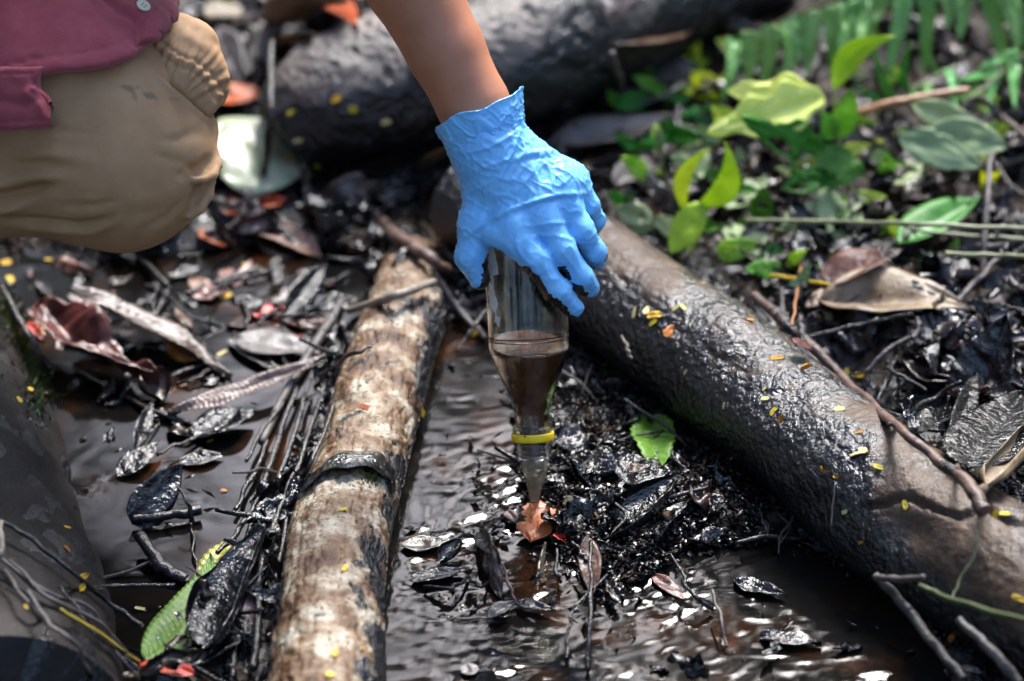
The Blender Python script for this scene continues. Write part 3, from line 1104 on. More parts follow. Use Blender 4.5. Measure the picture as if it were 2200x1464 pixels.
# body: hand stump inside the glove, forearm, upper arm, trunk, one surface
h = 0.0034
wr = C(1046, 300, 2.752)
arm = [C(1075, 380, 2.75), wr, C(1018, 228, 2.75), C(957, 108, 2.745), C(880, -42, 2.74), C(752, -280, 2.72), C(450, -520, 2.74), C(150, -640, 2.80)]
armr = [0.026, 0.0275, 0.0288, 0.0312, 0.037, 0.041, 0.046, 0.056]
lo = np.min(arm, 0) - 0.12
hi = np.max(arm, 0) + 0.06
lo[0] = C(-640, 0, 2.8)[0]
lo[1] = C(0, 330, 2.8)[1]
hi[2] = 3.12
Pg, lo = grid3(lo, hi, h)
d = chain_d(Pg, arm, armr, 0.006)
trunk = [C(120, -620, 2.86), C(-120, -330, 2.90), C(-380, -20, 2.95)]
d = smin(d, chain_d(Pg, trunk, [0.09, 0.105, 0.11], 0.04), 0.05)
V, Q = surface_nets(d, lo, h)
V = relax(V, Q, 2)
body = part_sdf('body', V, Q, SKIN)
del Pg, d

# trousers
KH = mk('tan_cotton_twill', [(0.3, (0.37, 0.21, 0.10)), (0.5, (0.42, 0.245, 0.12)), (0.7, (0.47, 0.28, 0.145))], 26, 6, 0.72,
        bumps=((1100, 0.5, 0.0007), (160, 0.12, 0.003)), rough_var=0.05)
# two faint mud spots on the thigh
kn, kbs = KH.node_tree, KH.node_tree.nodes['Principled BSDF']
at = nd(kn, 'ShaderNodeAttribute', attribute_name='stain')
src = kbs.inputs['Base Color'].links[0].from_socket
kn.links.new(mixc(kn, at.outputs['Fac'], src, (0.12, 0.085, 0.055)), kbs.inputs['Base Color'])
h = 0.0026
knee = C(246, 318, 2.80)
Pg, lo = grid3(C(-560, 640, 2.55), np.array([C(520, 0, 2.9)[0], C(0, -330, 2.9)[1], 3.05]), h)
kx, ky = pxg(Pg)
thigh = [C(-420, -190, 2.88), C(40, 60, 2.83), C(215, 262, 2.80), C(262, 335, 2.795)]
d = chain_d(Pg, thigh, [0.115, 0.098, 0.0815, 0.0745], 0.014)
calf = [C(246, 343, 2.80), C(20, 366, 2.82), C(-200, 385, 2.86), C(-470, 560, 2.93)]
d = smin(d, chain_d(Pg, calf, [0.0735, 0.053, 0.052, 0.048], 0.012), 0.016)
d = smin(d, chain_d(Pg, [C(330, 250, 2.80), C(345, 330, 2.795)], [0.041, 0.038], 0.01), 0.02)
# seam ridge and curled cloth at the right edge of the knee
d = smin(d, chain_d(Pg, [C(428, 262, 2.80), C(446, 275, 2.80)], [0.007, 0.006], 0.01), 0.012)
loop = [C(396, 380, 2.752), C(430, 387, 2.758), C(456, 378, 2.77), C(467, 354, 2.782), C(460, 330, 2.79), C(442, 314, 2.80)]
d = smin(d, chain_d(Pg, loop, [0.0035, 0.0042, 0.0042, 0.004, 0.0038, 0.0036], 0.002), 0.003)
loop2 = [C(456, 386, 2.782), C(448, 420, 2.778), C(430, 450, 2.776), C(406, 468, 2.776)]
d = smin(d, chain_d(Pg, loop2, [0.003, 0.0040, 0.0040, 0.003], 0.002), 0.003)
V, Q = surface_nets(d, lo, h)
V = relax(V, Q, 1)
N = vert_normals(V, Q)
vx, vy = pxg(V)
front = sstep(0.1, -0.25, N[:, 2])
disp = 0.0016 * fbm(V, 16, 3, 301)


def crease(pts, w, amp, fade=True):
    q, t = line_d(vx, vy, pts)
    env = np.sin(np.clip(t, 0.02, 0.98) * math.pi) ** 0.6 if fade else 1.0
    return amp * np.exp(-(q / w) ** 2) * env * front


for pts, w, a in (([(-160, 440), (0, 424), (70, 408), (120, 395)], 15, -0.009), ([(-120, 404), (10, 398), (90, 380), (150, 378)], 18, 0.005),
                  ([(-60, 452), (20, 447), (60, 437)], 12, 0.006),
                  ([(10, 470), (90, 476), (170, 486), (240, 470)], 9, -0.005), ([(20, 488), (110, 494), (200, 500), (250, 478)], 9, 0.003),
                  ([(30, 356), (90, 352), (160, 362)], 14, -0.0035), ([(20, 335), (110, 330), (190, 345)], 16, 0.0028), ([(40, 312), (120, 304)], 14, -0.002),
                  ([(-40, 505), (80, 528), (200, 538)], 9, -0.003),
                  ([(402, 358), (432, 362), (450, 340)], 9, -0.007), ([(404, 395), (420, 372), (440, 366)], 8, -0.003),
                  ([(412, 442), (426, 412), (434, 398)], 7, -0.007), ([(380, 368), (402, 384)], 12, -0.002), ([(395, 300), (418, 286), (440, 290)], 16, -0.002),
                  ([(250, 470), (340, 460), (400, 420)], 20, -0.002), ([(-20, 300), (90, 280), (190, 285)], 9, -0.0022), ([(40, 265), (110, 258)], 9, 0.0016), ([(300, 500), (360, 470), (395, 430)], 9, -0.0022), ([(330, 330), (370, 345), (400, 350)], 9, -0.0022), ([(340, 300), (385, 300), (410, 285)], 9, -0.0018), ([(120, 440), (200, 445), (260, 432)], 9, -0.002), ([(100, 250), (160, 210), (200, 160)], 30, -0.0014)):
    disp += crease(pts, w, a)
seam, _t = line_d(vx, vy, [(285, 92), (318, 130), (352, 170), (400, 208), (446, 250), (462, 275)])
ssd = poly_sd(vx, vy, [(285, 92), (318, 130), (352, 170), (400, 208), (446, 250), (500, 260), (500, 0), (285, 0)])
disp += front * (0.0022 * np.exp(-((ssd - 6) / 5) ** 2) - 0.003 * np.exp(-((ssd + 1) / 4) ** 2))
Vd = V + N * disp[:, None]
stn = np.zeros(len(V))
for (sx, sy, a, b, an) in ((275, 190, 16, 6, 0.3), (288, 205, 5, 14, -0.3), (296, 188, 8, 5, -.5), (322, 206, 17, 8, 0.35), (372, 214, 10, 4, 0), (310, 267, 4, 3, 0)):
    ca, sa_ = math.cos(an), math.sin(an)
    e = (((vx - sx) * ca + (vy - sy) * sa_) / a) ** 2 + ((-(vx - sx) * sa_ + (vy - sy) * ca) / b) ** 2
    stn = np.maximum(stn, sstep(1.5, 0.4, e + 0.7 * fbm(V, 260, 2, 7)) * (0.65 if a > 11 else 0.4))
stn *= N[:, 2] < 0
trousers = part_sdf('trousers', Vd, Q, KH, attrs={'stain': stn})
tag(trousers, 'tan work trousers stretched over the bent knee')
tro_tree = BVHTree.FromPolygons([tuple(v) for v in cam2world(Vd)], Q.tolist())
del Pg, d, kx, ky

# gathered cargo pocket at the side of the thigh
h = 0.0016
Pg, lo = grid3(C(270, 290, 2.66), np.array([C(520, 0, 2.9)[0], C(0, 0, 2.86)[1], 2.90]), h)
d = chain_d(Pg, [C(352, 82, 2.80), C(395, 128, 2.795), C(436, 172, 2.80), C(450, 205, 2.805)], [0.020, 0.0235, 0.0165, 0.011], 0.02)
d = smin(d, chain_d(Pg, [C(330, 100, 2.775), C(385, 165, 2.77), C(440, 225, 2.785)], [0.012, 0.014, 0.010], 0.02), 0.015)
d = smin(d, chain_d(Pg, [C(384, 60, 2.80), C(420, 88, 2.80), C(445, 128, 2.80)], [0.012, 0.011, 0.012], 0.02), 0.012)
V, Q = surface_nets(d, lo, h)
V = relax(V, Q, 2)
N = vert_normals(V, Q)
vx, vy = pxg(V)
bandp = [(322, 82), (350, 108), (380, 128), (418, 142), (446, 166), (470, 205)]
bq, bt = line_d(vx, vy, bandp)
sgn = np.sign(poly_sd(vx, vy, bandp + [(600, 205), (600, 0), (322, 0)]))
gather = np.sin(bt * 58 + 1.2 * fbm(V, 30, 2, 5)) * np.exp(-bq / 34.0)
disp = 0.0015 * gather + 0.0017 * np.exp(-(bq / 6.0) ** 2) * (1 + 0.8 * fbm(V, 380, 2, 9)) - 0.0016 * np.exp(-((bq - 12) / 4) ** 2)
fold_ = (vx - 330) * 0.75 - (vy - 30) * 0.65
disp += 0.0016 * np.sin(fold_ / 11.0 + 2.0 * fbm(V, 35, 2, 18)) * sstep(20, 60, bq) + 0.0009 * fbm(V, 60, 2, 17)
pocket = part_sdf('cargo_pocket', V + N * disp[:, None], Q, KH, attrs={'stain': np.zeros(len(V))})
del Pg, d

# boot and ankle outside the frame
an = cam2world(np.array([C(-470, 560, 2.93)]))[0]
ft = np.array([an[0] - 0.02, an[1] + 0.02, 0.0])
BOOT = plain('black_rubber', (0.012, 0.012, 0.013), 0.35)
Pg, lo = grid3(np.minimum(an, ft) - np.array([0.14, 0.12, 0.04]), np.maximum(an, ft) + np.array([0.24, 0.1, 0.05]), 0.006)
d = chain_d(Pg, [an, ft + np.array([-0.02, 0, 0.05]), ft + np.array([0.06, -0.02, 0.035]), ft + np.array([0.17, -0.04, 0.03])], [0.05, 0.045, 0.045, 0.04], 0.03)
V, Q = surface_nets(d, lo, 0.006)
link('boot', mesh_np('boot', V, Q), BOOT, person)

# shirt: the trunk, the rolled sleeve and the tail lying over the thigh
SH = mk('maroon_cotton', [(0.3, (0.25, 0.034, 0.045)), (0.5, (0.30, 0.045, 0.058)), (0.7, (0.35, 0.06, 0.074))], 60, 6, 0.8, bumps=((1300, 0.5, 0.0008), (240, 0.15, 0.002)))
SH.node_tree.nodes['Principled BSDF'].inputs['Sheen Weight'].default_value = 0.25
h = 0.0024
Pg, lo = grid3(np.array([C(-640, 0, 2.9)[0], C(0, 320, 2.8)[1], 2.64]), np.array([C(780, 0, 2.8)[0], C(0, -760, 2.9)[1], 3.12]), h)
sx, sy = pxg(Pg)
dth = chain_d(Pg, thigh, [0.115 + .007, 0.098 + .008, 0.0865 + .0085, 0.080 + .006], 0.05)
dth = smin(dth, chain_d(Pg, [C(352, 62, 2.80), C(395, 100, 2.795)], [0.026, 0.022], 0.02), 0.02)
hem = [(-700, 300), (-100, 205), (0, 181), (60, 166), (120, 156), (180, 150), (230, 140), (270, 126), (300, 107), (330, 84), (355, 55), (371, 40), (377, 5), (372, -40), (330, -160), (200, -420), (100, -800), (-700, -800)]
hd = poly_sd(sx[:, :, ::8], sy[:, :, ::8], hem)
hdf = np.repeat(hd, 8, axis=2)[:, :, :sx.shape[2]] * (2.8 / FPX)
main = -smin(-dth, -hdf, 0.004)
trk = chain_d(Pg, trunk, [0.115, 0.13, 0.135], 0.05)
slv = chain_d(Pg, [C(620, -385, 2.73), C(450, -520, 2.74), C(150, -640, 2.80)], [0.056, 0.062, 0.075], 0.03)
up = smin(trk, slv, 0.05)
cut = (sy - (40 - 0.2 * sx)) * (2.8 / FPX)
d = smin(main, np.maximum(up, cut), 0.006)
V, Q = surface_nets(d, lo, h)
V = relax(V, Q, 1)
N = vert_normals(V, Q)
vx, vy = pxg(V)
hd = poly_sd(vx, vy, hem)
fr = sstep(0.0, -0.3, N[:, 2])
disp = 0.0018 * fbm(V, 22, 3, 401) + 0.0007 * fbm(V, 90, 3, 405)
disp += fr * (-0.0011 * np.exp(-((hd + 36) / 3.5) ** 2) * (1 + 0.6 * fbm(V, 300, 2, 3)) + 0.0007 * np.exp(-((hd + 14) / 14) ** 2) * (1 + 1.2 * fbm(V, 160, 2, 5)))
# button placket: a raised strip with a shadow fold beside it
pq, pt = line_d(vx, vy, [(210, -30), (262, 20), (292, 34), (302, 58), (300, 92)])
side_ = poly_sd(vx, vy, [(210, -30), (262, 20), (292, 34), (302, 58), (300, 92), (420, 92), (420, -30)])
disp += fr * (0.0042 * sstep(6, -6, side_) * sstep(130, 100, vy) * sstep(-120, -60, vy) - 0.0035 * np.exp(-((side_ - 5) / 7) ** 2) * sstep(-40, 0, vy))
q2, t2 = line_d(vx, vy, [(225, 10), (262, 62), (285, 82)])
disp += fr * -0.0035 * np.exp(-(q2 / 20) ** 2)
shirt = part_sdf('shirt', V + N * disp[:, None], Q, SH)
tag(shirt, 'maroon cotton shirt with its hem lying over the thigh')
shirt_tree = BVHTree.FromPolygons([tuple(v) for v in cam2world(V + N * disp[:, None])], Q.tolist())
del Pg, d, sx, sy, dth, main, trk, slv, up, hdf

# the loose lower shirt tail
h = 0.0018
Pg, lo = grid3(C(-260, 330, 2.62), np.array([C(180, 0, 2.9)[0], C(0, 90, 2.86)[1], 2.86]), h)
sx, sy = pxg(Pg)
dth = chain_d(Pg, thigh, [0.115 + .0085, 0.098 + .0105, 0.0865 + .0145, 0.080 + .012], 0.05)
tail = [(-300, 320), (0, 281), (60, 276), (128, 273), (131, 262), (118, 236), (104, 206), (84, 190), (82, 165), (95, 140), (-300, 150)]
hd = poly_sd(sx[:, :, ::8], sy[:, :, ::8], tail)
hdf = np.repeat(hd, 8, axis=2)[:, :, :sx.shape[2]] * (2.75 / FPX)
d = -smin(-dth, -hdf, 0.004)
V, Q = surface_nets(d, lo, h)
V = relax(V, Q, 1)
N = vert_normals(V, Q)
vx, vy = pxg(V)
hd = poly_sd(vx, vy, tail)
fr = sstep(0.0, -0.3, N[:, 2])
disp = 0.0016 * fbm(V, 28, 3, 411) + 0.0008 * fbm(V, 90, 3, 415)
disp += fr * -0.001 * np.exp(-((hd + 16) / 3.0) ** 2)
for pts, w, a in (([(78, 180), (100, 215), (112, 245)], 8, -0.004), ([(60, 200), (88, 226), (98, 250)], 10, 0.0025), ([(0, 215), (50, 225), (80, 215)], 10, -0.0025), ([(70, 190), (95, 195)], 6, 0.003)):
    qd, t = line_d(vx, vy, pts)
    disp += fr * a * np.exp(-(qd / w) ** 2)
tailo = part_sdf('shirt_tail', V + N * disp[:, None], Q, SH)
del Pg, d, sx, sy

# button with four holes
hp_, hn_, i_, d_ = shirt_tree.ray_cast(Vector(CAM), Vector(ray(307, 15)).normalized())
if hn_ is not None and hn_.dot(Vector(ray(307, 15))) > 0:
    hn_ = -hn_
if hp_ is None:
    hp_, hn_ = Vector(F(307, 15, 2.7)), Vector(-FWD)
bm = bmesh.new()
prof_b = [(0.0, 0.0016), (0.0030, 0.0015), (0.0042, 0.0021), (0.0053, 0.0023), (0.0060, 0.0018), (0.0061, 0.0008), (0.0056, 0.0)]
rings = []
for (r_, z_) in prof_b[1:]:
    rings.append([bm.verts.new((r_ * math.cos(a), r_ * math.sin(a), z_)) for a in np.linspace(0, 2 * math.pi, 32, endpoint=False)])
c_ = bm.verts.new((0, 0, prof_b[0][1]))
for j in range(32):
    bm.faces.new([c_, rings[0][j], rings[0][(j + 1) % 32]])
    for k in range(len(rings) - 1):
        bm.faces.new([rings[k][j], rings[k + 1][j], rings[k + 1][(j + 1) % 32], rings[k][(j + 1) % 32]])
me = bpy.data.meshes.new('button')
bm.to_mesh(me)
bm.free()
qrot = hn_.to_track_quat('Z', 'Y').to_matrix().to_4x4()
me.transform(Matrix.Translation(hp_ + hn_ * 0.0004) @ qrot)
for p_ in me.polygons:
    p_.use_smooth = True
button = link('button', me, plain('cream_button', (0.62, 0.57, 0.42), 0.25), shirt)
HOLE = plain('dark_thread', (0.05, 0.03, 0.03), 0.7)
for (a, b) in ((1, 1), (1, -1), (-1, 1), (-1, -1)):
    V, Fq = lathe([(0.0001, 0.0017), (0.0007, 0.0017), (0.0007, 0.0012), (0.0001, 0.0012)], 10)
    V = V + np.array([a * 0.0014, b * 0.0014, 0])
    me = mesh_np('thread_hole', V, Fq)
    me.transform(Matrix.Translation(hp_ + hn_ * 0.0004) @ qrot)
    link('thread_hole', me, HOLE, shirt)

# ------------------------------------------------------------------ the gloved hand
GL = mk('blue_nitrile', [(0.3, (0.16, 0.47, 0.88)), (0.7, (0.21, 0.55, 0.93))], 20, 4, 0.26, bumps=((420, 0.15, 0.0012),), oil='attr', oil_bump=(190, 0.6), oil_rough=0.14, sss=0.12,
        sss_col=(0.002, 0.003, 0.006))
h = 0.00125
k_ = DB
fing = {
    'index': ([(1096, 472, -.036), (1150, 560, -.0425), (1197, 626, -.0360), (1231, 662, -.0230)], [0.0132, 0.0110, 0.0098, 0.0084]),
    'middle': ([(1156, 440, -.034), (1206, 538, -.0355), (1246, 596, -.026), (1266, 618, -.012)], [0.0134, 0.0112, 0.0098, 0.0085]),
    'ring': ([(1203, 414, -.024), (1246, 496, -.024), (1276, 542, -.012), (1282, 560, .002)], [0.0126, 0.0106, 0.0092, 0.0080]),
    'pinky': ([(1232, 396, -.008), (1262, 442, -.003), (1276, 474, .010), (1270, 492, .022)], [0.0112, 0.0092, 0.0080, 0.0070]),
}
thumb = ([(1042, 400, -.012), (1024, 486, -.021), (1012, 552, -.021), (1030, 598, -.018)], [0.0165, 0.0135, 0.0112, 0.0085])
Pg, lo = grid3(C(940, 720, DB - 0.075), np.array([C(1330, 0, DB)[0], C(0, 250, DB)[1], DB + 0.05]), h)
cc = lambda L_: [C(x, y, DB + z) for x, y, z in L_]
fd = None
for nm, (pts, rr) in fing.items():
    q = chain_d(Pg, cc(pts), rr, 0.006)
    fd = q if fd is None else smin(fd, q, 0.0026)
W = C(1052, 318, DB - 0.020)
pal = chain_d(Pg, [C(1040, 296, DB - 0.022), W, C(1068, 380, DB - 0.020)], [0.0296, 0.0288, 0.0270], 0.01)
for (x, y, z), r_ in (((1112, 455, -.030), .0165), ((1162, 425, -.027), .0175), ((1200, 402, -.018), .0165), ((1222, 388, -.006), .0140)):
    pal = smin(pal, cone_d(Pg, W, C(x, y, DB + z), 0.024, r_), 0.012)
pal = smin(pal, chain_d(Pg, [C(1162, 425, DB - .027), C(1200, 402, DB - .018), C(1222, 390, DB - .006)], [.0172, .0165, .0138], 0.01), 0.008)
pal = smin(pal, chain_d(Pg, [C(1104, 486, DB - .036), C(1160, 474, DB - .035), C(1206, 448, DB - .024), C(1232, 420, DB - .006)], [.0118, .0125, .0122, .0105], 0.006), 0.008)
td = chain_d(Pg, cc(thumb[0]), thumb[1], 0.008)
pal = smin(pal, td, 0.012)
pal = smin(pal, chain_d(Pg, [C(1032, 470, DB - .024), C(1066, 506, DB - .036), C(1108, 532, DB - .041)], [.0105, .0080, .0085], 0.006), 0.010)
d = smin(pal, fd, 0.007)
V, Q = surface_nets(d, lo, h)
V = relax(V, Q, 1)
N = vert_normals(V, Q)
vx, vy = pxg(V)
# nitrile wrinkles: sharp folds running across the wrist, softer ones on the back and fingers
ca, sa_ = math.cos(R(-28)), math.sin(R(-28))
ux = V[:, 0] * ca + V[:, 1] * sa_
uy = -V[:, 0] * sa_ + V[:, 1] * ca
Wp = np.stack([ux * 0.55, uy * 1.25, V[:, 2] * 0.8], 1)
Wp += 0.006 * np.stack([fbm(V, 50, 2, 501), fbm(V, 50, 2, 502), 0 * ux], 1)
rid = 1 - np.abs(vnoise(Wp * 130, 503)) * 2
rid2 = 1 - np.abs(vnoise(Wp * 270, 504)) * 2
rid3 = 1 - np.abs(vnoise(np.stack([ux, uy * 0.5, V[:, 2]], 1) * 150, 505)) * 2
fold_main = [(985, 520), (1045, 478), (1105, 448), (1165, 428), (1205, 418), (1252, 416)]
fdist, _t = line_d(vx, vy, fold_main)
above = sstep(30, -20, vy - np.interp(vx, [985, 1045, 1105, 1165, 1205, 1252], [520, 478, 448, 428, 418, 416]))
wr_amp = 0.25 + 0.75 * above
disp = wr_amp * (0.0010 * np.clip(rid, -0.3, 1) ** 3 + 0.0004 * np.clip(rid2, -0.3, 1) ** 3) + 0.0009 * np.clip(rid3, 0, 1) ** 4
front = sstep(0.2, -0.3, N[:, 2])


def gridge(pts, w, a):
    q, t = line_d(vx, vy, pts)
    return a * np.exp(-(q / w) ** 2) * np.sin(np.clip(t, 0.05, 0.95) * math.pi) ** 0.5 * front


for pts, w, a in ((fold_main, 5, 0.0019), ([(x, y + 11) for x, y in fold_main], 7, -0.0014),
                  ([(1122, 262), (1100, 330), (1065, 400), (1030, 470)], 5, 0.0016), ([(1110, 340), (1140, 330), (1180, 326), (1215, 345)], 6, 0.0017), ([(1112, 352), (1145, 340), (1185, 338)], 5, -0.0013),
                  ([(1000, 330), (1050, 318), (1100, 290), (1120, 265)], 4, 0.0013), ([(1005, 372), (1060, 352), (1100, 340)], 4, 0.0012), ([(1000, 420), (1040, 400), (1075, 380)], 4, 0.0011),
                  ([(1140, 350), (1155, 385), (1160, 420)], 4, 0.001), ([(1170, 345), (1185, 380), (1190, 410)], 4, 0.001), ([(1205, 350), (1222, 380)], 4, 0.0009),
                  ([(1120, 490), (1180, 480), (1225, 478)], 4, 0.0008), ([(1130, 510), (1190, 505), (1240, 520)], 4, 0.0008), ([(1150, 540), (1190, 560), (1210, 590)], 3.5, 0.0007),
                  ([(1205, 540), (1230, 570), (1250, 600)], 3.5, 0.0007), ([(1090, 500), (1130, 560), (1170, 600)], 3.5, 0.0006), ([(1000, 500), (1020, 530), (1040, 545)], 4, 0.0009)):
    disp += gridge(pts, w, a)
V2 = V + N * disp[:, None]
# oil on the pads: below the index finger, inside the thumb, between the finger ends
jag = 9 * fbm(V, 260, 3, 520) + 10 * fbm(V, 90, 2, 523)
low = vy - np.interp(vx, [1100, 1128, 1150, 1185, 1215, 1232, 1245], [606, 612, 636, 650, 672, 686, 715])
oil = sstep(-4, 5, low + jag) * (vx > 1085) * (vx < 1232)
oil = np.maximum(oil, sstep(-5, 5, vx - np.interp(vy, [540, 570, 620], [1052, 1038, 1026]) + jag) * (vy > 545) * (vx < 1070))
S_ = relax(V2, Q, 6)
conc = ((S_ - V2) * N).sum(1) / 0.001
tips = np.minimum.reduce([np.hypot(vx - x, vy - y) for x, y in ((1240, 655), (1262, 590), (1275, 610), (1270, 480), (1285, 560))])
oil = np.maximum(oil, sstep(0.25, 0.6, conc + 0.25 * fbm(V, 200, 2, 526)) * sstep(62, 38, tips))
oil = np.maximum(oil, sstep(-0.15, 0.15, N[:, 2] - 0.08 + 0.35 * fbm(V, 90, 2, 525)) * (vy > 470) * (vx > 1100))
oil = np.maximum(oil, sstep(0.1, 0.3, -N[:, 1] - 0.78 + 0.35 * fbm(V, 110, 3, 527)) * (vy > 560) * (vx > 1100))
oil = np.maximum(oil, sstep(0.42, 0.58, N[:, 0] * -0.62 + N[:, 1] * -0.78 + 0.28 * fbm(V, 230, 3, 531)) * (vy > 572) * (vx > 1112) * (vx < 1262))
glove = part_sdf('glove', V2, Q, GL, attrs={'oil': oil})
tag(glove, 'wrinkled blue nitrile glove with oil blackened finger pads')
del Pg, d, pal, fd, td

# flared glove cuff round the wrist: a thin open sleeve
nu, nv = 70, 220
ctr = catmull([C(1062, 338, 2.752), C(1050, 308, 2.752), C(1040, 278, 2.75), C(1029, 236, 2.75)], nu)
tcu = np.linspace(0, 1, nu)
T, Nn, Bn = frames(ctr)
a = np.linspace(0, 2 * math.pi, nv, endpoint=False)
axd = (ctr[-1] - ctr[0]) / np.linalg.norm(ctr[-1] - ctr[0])
e1 = np.array([0.865, 0.50, 0.0])
e1 -= axd * (e1 @ axd)
e1 /= np.linalg.norm(e1)
e2 = np.cross(axd, e1)
rad_ = np.interp(tcu, [0, 0.12, 0.3, 0.55, 0.8, 1], [0.0272, 0.0296, 0.0305, 0.0318, 0.0342, 0.0366])
U, A = np.meshgrid(tcu, a, indexing='ij')
rr = np.repeat(rad_[:, None], nv, 1)
rr = rr * (1 + 0.035 * np.cos(2 * A + 0.6) * U + 0.02 * np.exp(-((A - 0.35) / 0.5) ** 2) * U)
V = ctr[:, None, :] + rr[..., None] * (np.cos(A)[..., None] * e1 + np.sin(A)[..., None] * e2 * 0.94)
edge = 0.004 * np.cos(A - 0.3) + 0.0022 * np.sin(3 * A + 1) + 0.001 * np.sin(7 * A)
V = V + axd * (edge * U ** 2)[..., None]
V = V.reshape(-1, 3)
Dv = (np.cos(A)[..., None] * e1 + np.sin(A)[..., None] * e2).reshape(-1, 3)
ux = V[:, 0] * ca + V[:, 1] * sa_
uy = -V[:, 0] * sa_ + V[:, 1] * ca
Wp = np.stack([ux * 0.55, uy * 1.3, V[:, 2] * 0.9], 1) + 0.006 * np.stack([fbm(V, 50, 2, 501), fbm(V, 50, 2, 502), 0 * ux], 1)
dsp = 0.0014 * np.clip(1 - 2 * np.abs(vnoise(Wp * 130, 503)), -0.3, 1) ** 3 + 0.0007 * np.clip(1 - 2 * np.abs(vnoise(Wp * 270, 504)), -0.3, 1) ** 3
long = 0.0012 * fbm(np.stack([A.ravel() * 0.05, U.ravel() * 0.01, 0 * ux], 1), 60, 3, 530)
bead = 0.0005 * np.exp(-((U.ravel() - 0.985) / 0.015) ** 2)
V = V + Dv * (dsp + long + bead)[:, None]
th_ = 0.0006
Vi = V - Dv * th_
Fo = grid_faces(nu, nv, True)
rim = []
o2 = nu * nv
for j in range(nv):
    j2 = (j + 1) % nv
    rim.append([(nu - 1) * nv + j, (nu - 1) * nv + j2, o2 + (nu - 1) * nv + j2, o2 + (nu - 1) * nv + j])
Fall = np.vstack([Fo[:, ::-1], Fo + o2, np.array(rim)])
cuff = part_sdf('cuff', np.vstack([V, Vi]), Fall, GL, glove, attrs={'oil': np.zeros(2 * len(V))})

# ------------------------------------------------------------------ leaves, sticks and plants
def prof_leaf(t, kind):
    if kind == 'oval':
        return np.sin(np.pi * np.clip(t, 0, 1) ** 0.85) ** 0.75
    if kind == 'lance':
        return np.sin(np.pi * np.clip(t, 0, 1) ** 0.7) ** 1.0
    if kind == 'wide':
        return np.sin(np.pi * np.clip(t, 0, 1) ** 0.62) ** 0.7
    if kind == 'tri':
        return np.clip(1 - t, 0, 1) ** 0.9 * sstep(-0.02, 0.18, t)
    if kind == 'pinna':
        return sstep(0, 0.06, t) * np.clip(1 - t, 0, 1) ** 0.55
    if kind == 'strap':
        return sstep(0, 0.12, t) * sstep(1.0, 0.75, t)
    return np.sin(np.pi * t)


def leaf_data(L, W, kind='oval', fold=0.2, curl=0.0, roll=0.0, wave=0.1, ribs=0, ribamp=0.0, serr=0.0, nteeth=16, bend=0.0, holes=0, ragged=0.0, seed=0,
              nu=26, nv=9, th=0.00045, lobes=0):
    """leaf from (0,0,0) to (L,0,0): blade across Y, up is Z"""
    t = np.linspace(0, 1, nu)
    s = np.linspace(-1, 1, nv)
    T, S = np.meshgrid(t, s, indexing='ij')
    w = prof_leaf(T, kind) * W * 0.5
    rs = np.random.default_rng(seed)
    if serr:
        w = w * (1 - serr * (0.5 + 0.5 * np.sign(np.sin(T * nteeth * 2 * np.pi)) * np.abs(np.sin(T * nteeth * np.pi))) * (np.abs(S) > 0.8))
    if lobes:
        w = w * (1 - 0.4 * (0.5 + 0.5 * np.cos(T * lobes * 2 * np.pi + seed)) * (np.abs(S) > 0.5))
    if ragged:
        nr_ = fbm(np.stack([T.ravel() * 7, np.sign(S.ravel()) * 3, np.full(T.size, seed * 1.7)], 1), 1.0, 3, seed).reshape(T.shape)
        w = w * (1 - ragged * np.clip(nr_ + 0.1, 0, 1) * 1.6 * (np.abs(S) > 0.45))
    x = T * L
    y = S * w
    side = np.abs(S)
    z = fold * side * w + W * wave * fbm(np.stack([T.ravel() * 3.1, S.ravel() * 1.2, np.full(T.size, seed * 3.3)], 1), 1.0, 2, seed).reshape(T.shape)
    if ribs:
        z = z + ribamp * np.sin(2 * np.pi * (T * ribs - side * ribs * 0.12)) * np.clip(side * 2.5, 0, 1) * np.clip(1.4 - side, 0, 1)
    z = z - 0.02 * W * np.exp(-(S / 0.16) ** 2)
    if roll:
        # margins roll inwards round the midrib
        an = roll * side
        y2 = np.sign(S) * w * np.where(an > 1e-3, np.sin(an) / np.maximum(an, 1e-3), 1)
        z = z + w * np.where(an > 1e-3, (1 - np.cos(an)) / np.maximum(an, 1e-3), 0)
        y = y2
    y = y + bend * L * (T - T * T) * 4
    if curl:
        a = curl * (T - 0.0)
        cx = np.where(abs(curl) > 1e-3, np.sin(a) / curl, T) * L
        cz = (1 - np.cos(a)) / curl * L
        x, z = cx - z * np.sin(a), cz + z * np.cos(a)
    V = np.stack([x, y, z], -1).reshape(-1, 3)
    Fq = grid_faces(nu, nv).tolist()
    if holes:
        c = rs.uniform((0.25, -0.6), (0.85, 0.6), (holes, 2))
        rr = rs.uniform(0.05, 0.13, holes)
        tt, ss = T.ravel(), S.ravel()
        bad = np.zeros(len(tt), bool)
        for k in range(holes):
            bad |= ((tt - c[k, 0]) ** 2 + ((ss - c[k, 1]) * 0.35) ** 2) < rr[k] ** 2
        Fq = [f for f in Fq if bad[f].sum() < 2]
    # a thin sheet with two faces and an edge
    n = len(V)
    e = {}
    for f in Fq:
        for k in range(4):
            a, b = f[k], f[(k + 1) % 4]
            if (b, a) in e:
                del e[(b, a)]
            else:
                e[(a, b)] = 1
    V = np.vstack([V, V - np.array([0, 0, th])])
    F2 = Fq + [[i + n for i in f[::-1]] for f in Fq] + [[b, a, a + n, b + n] for (a, b) in e]
    return V, F2


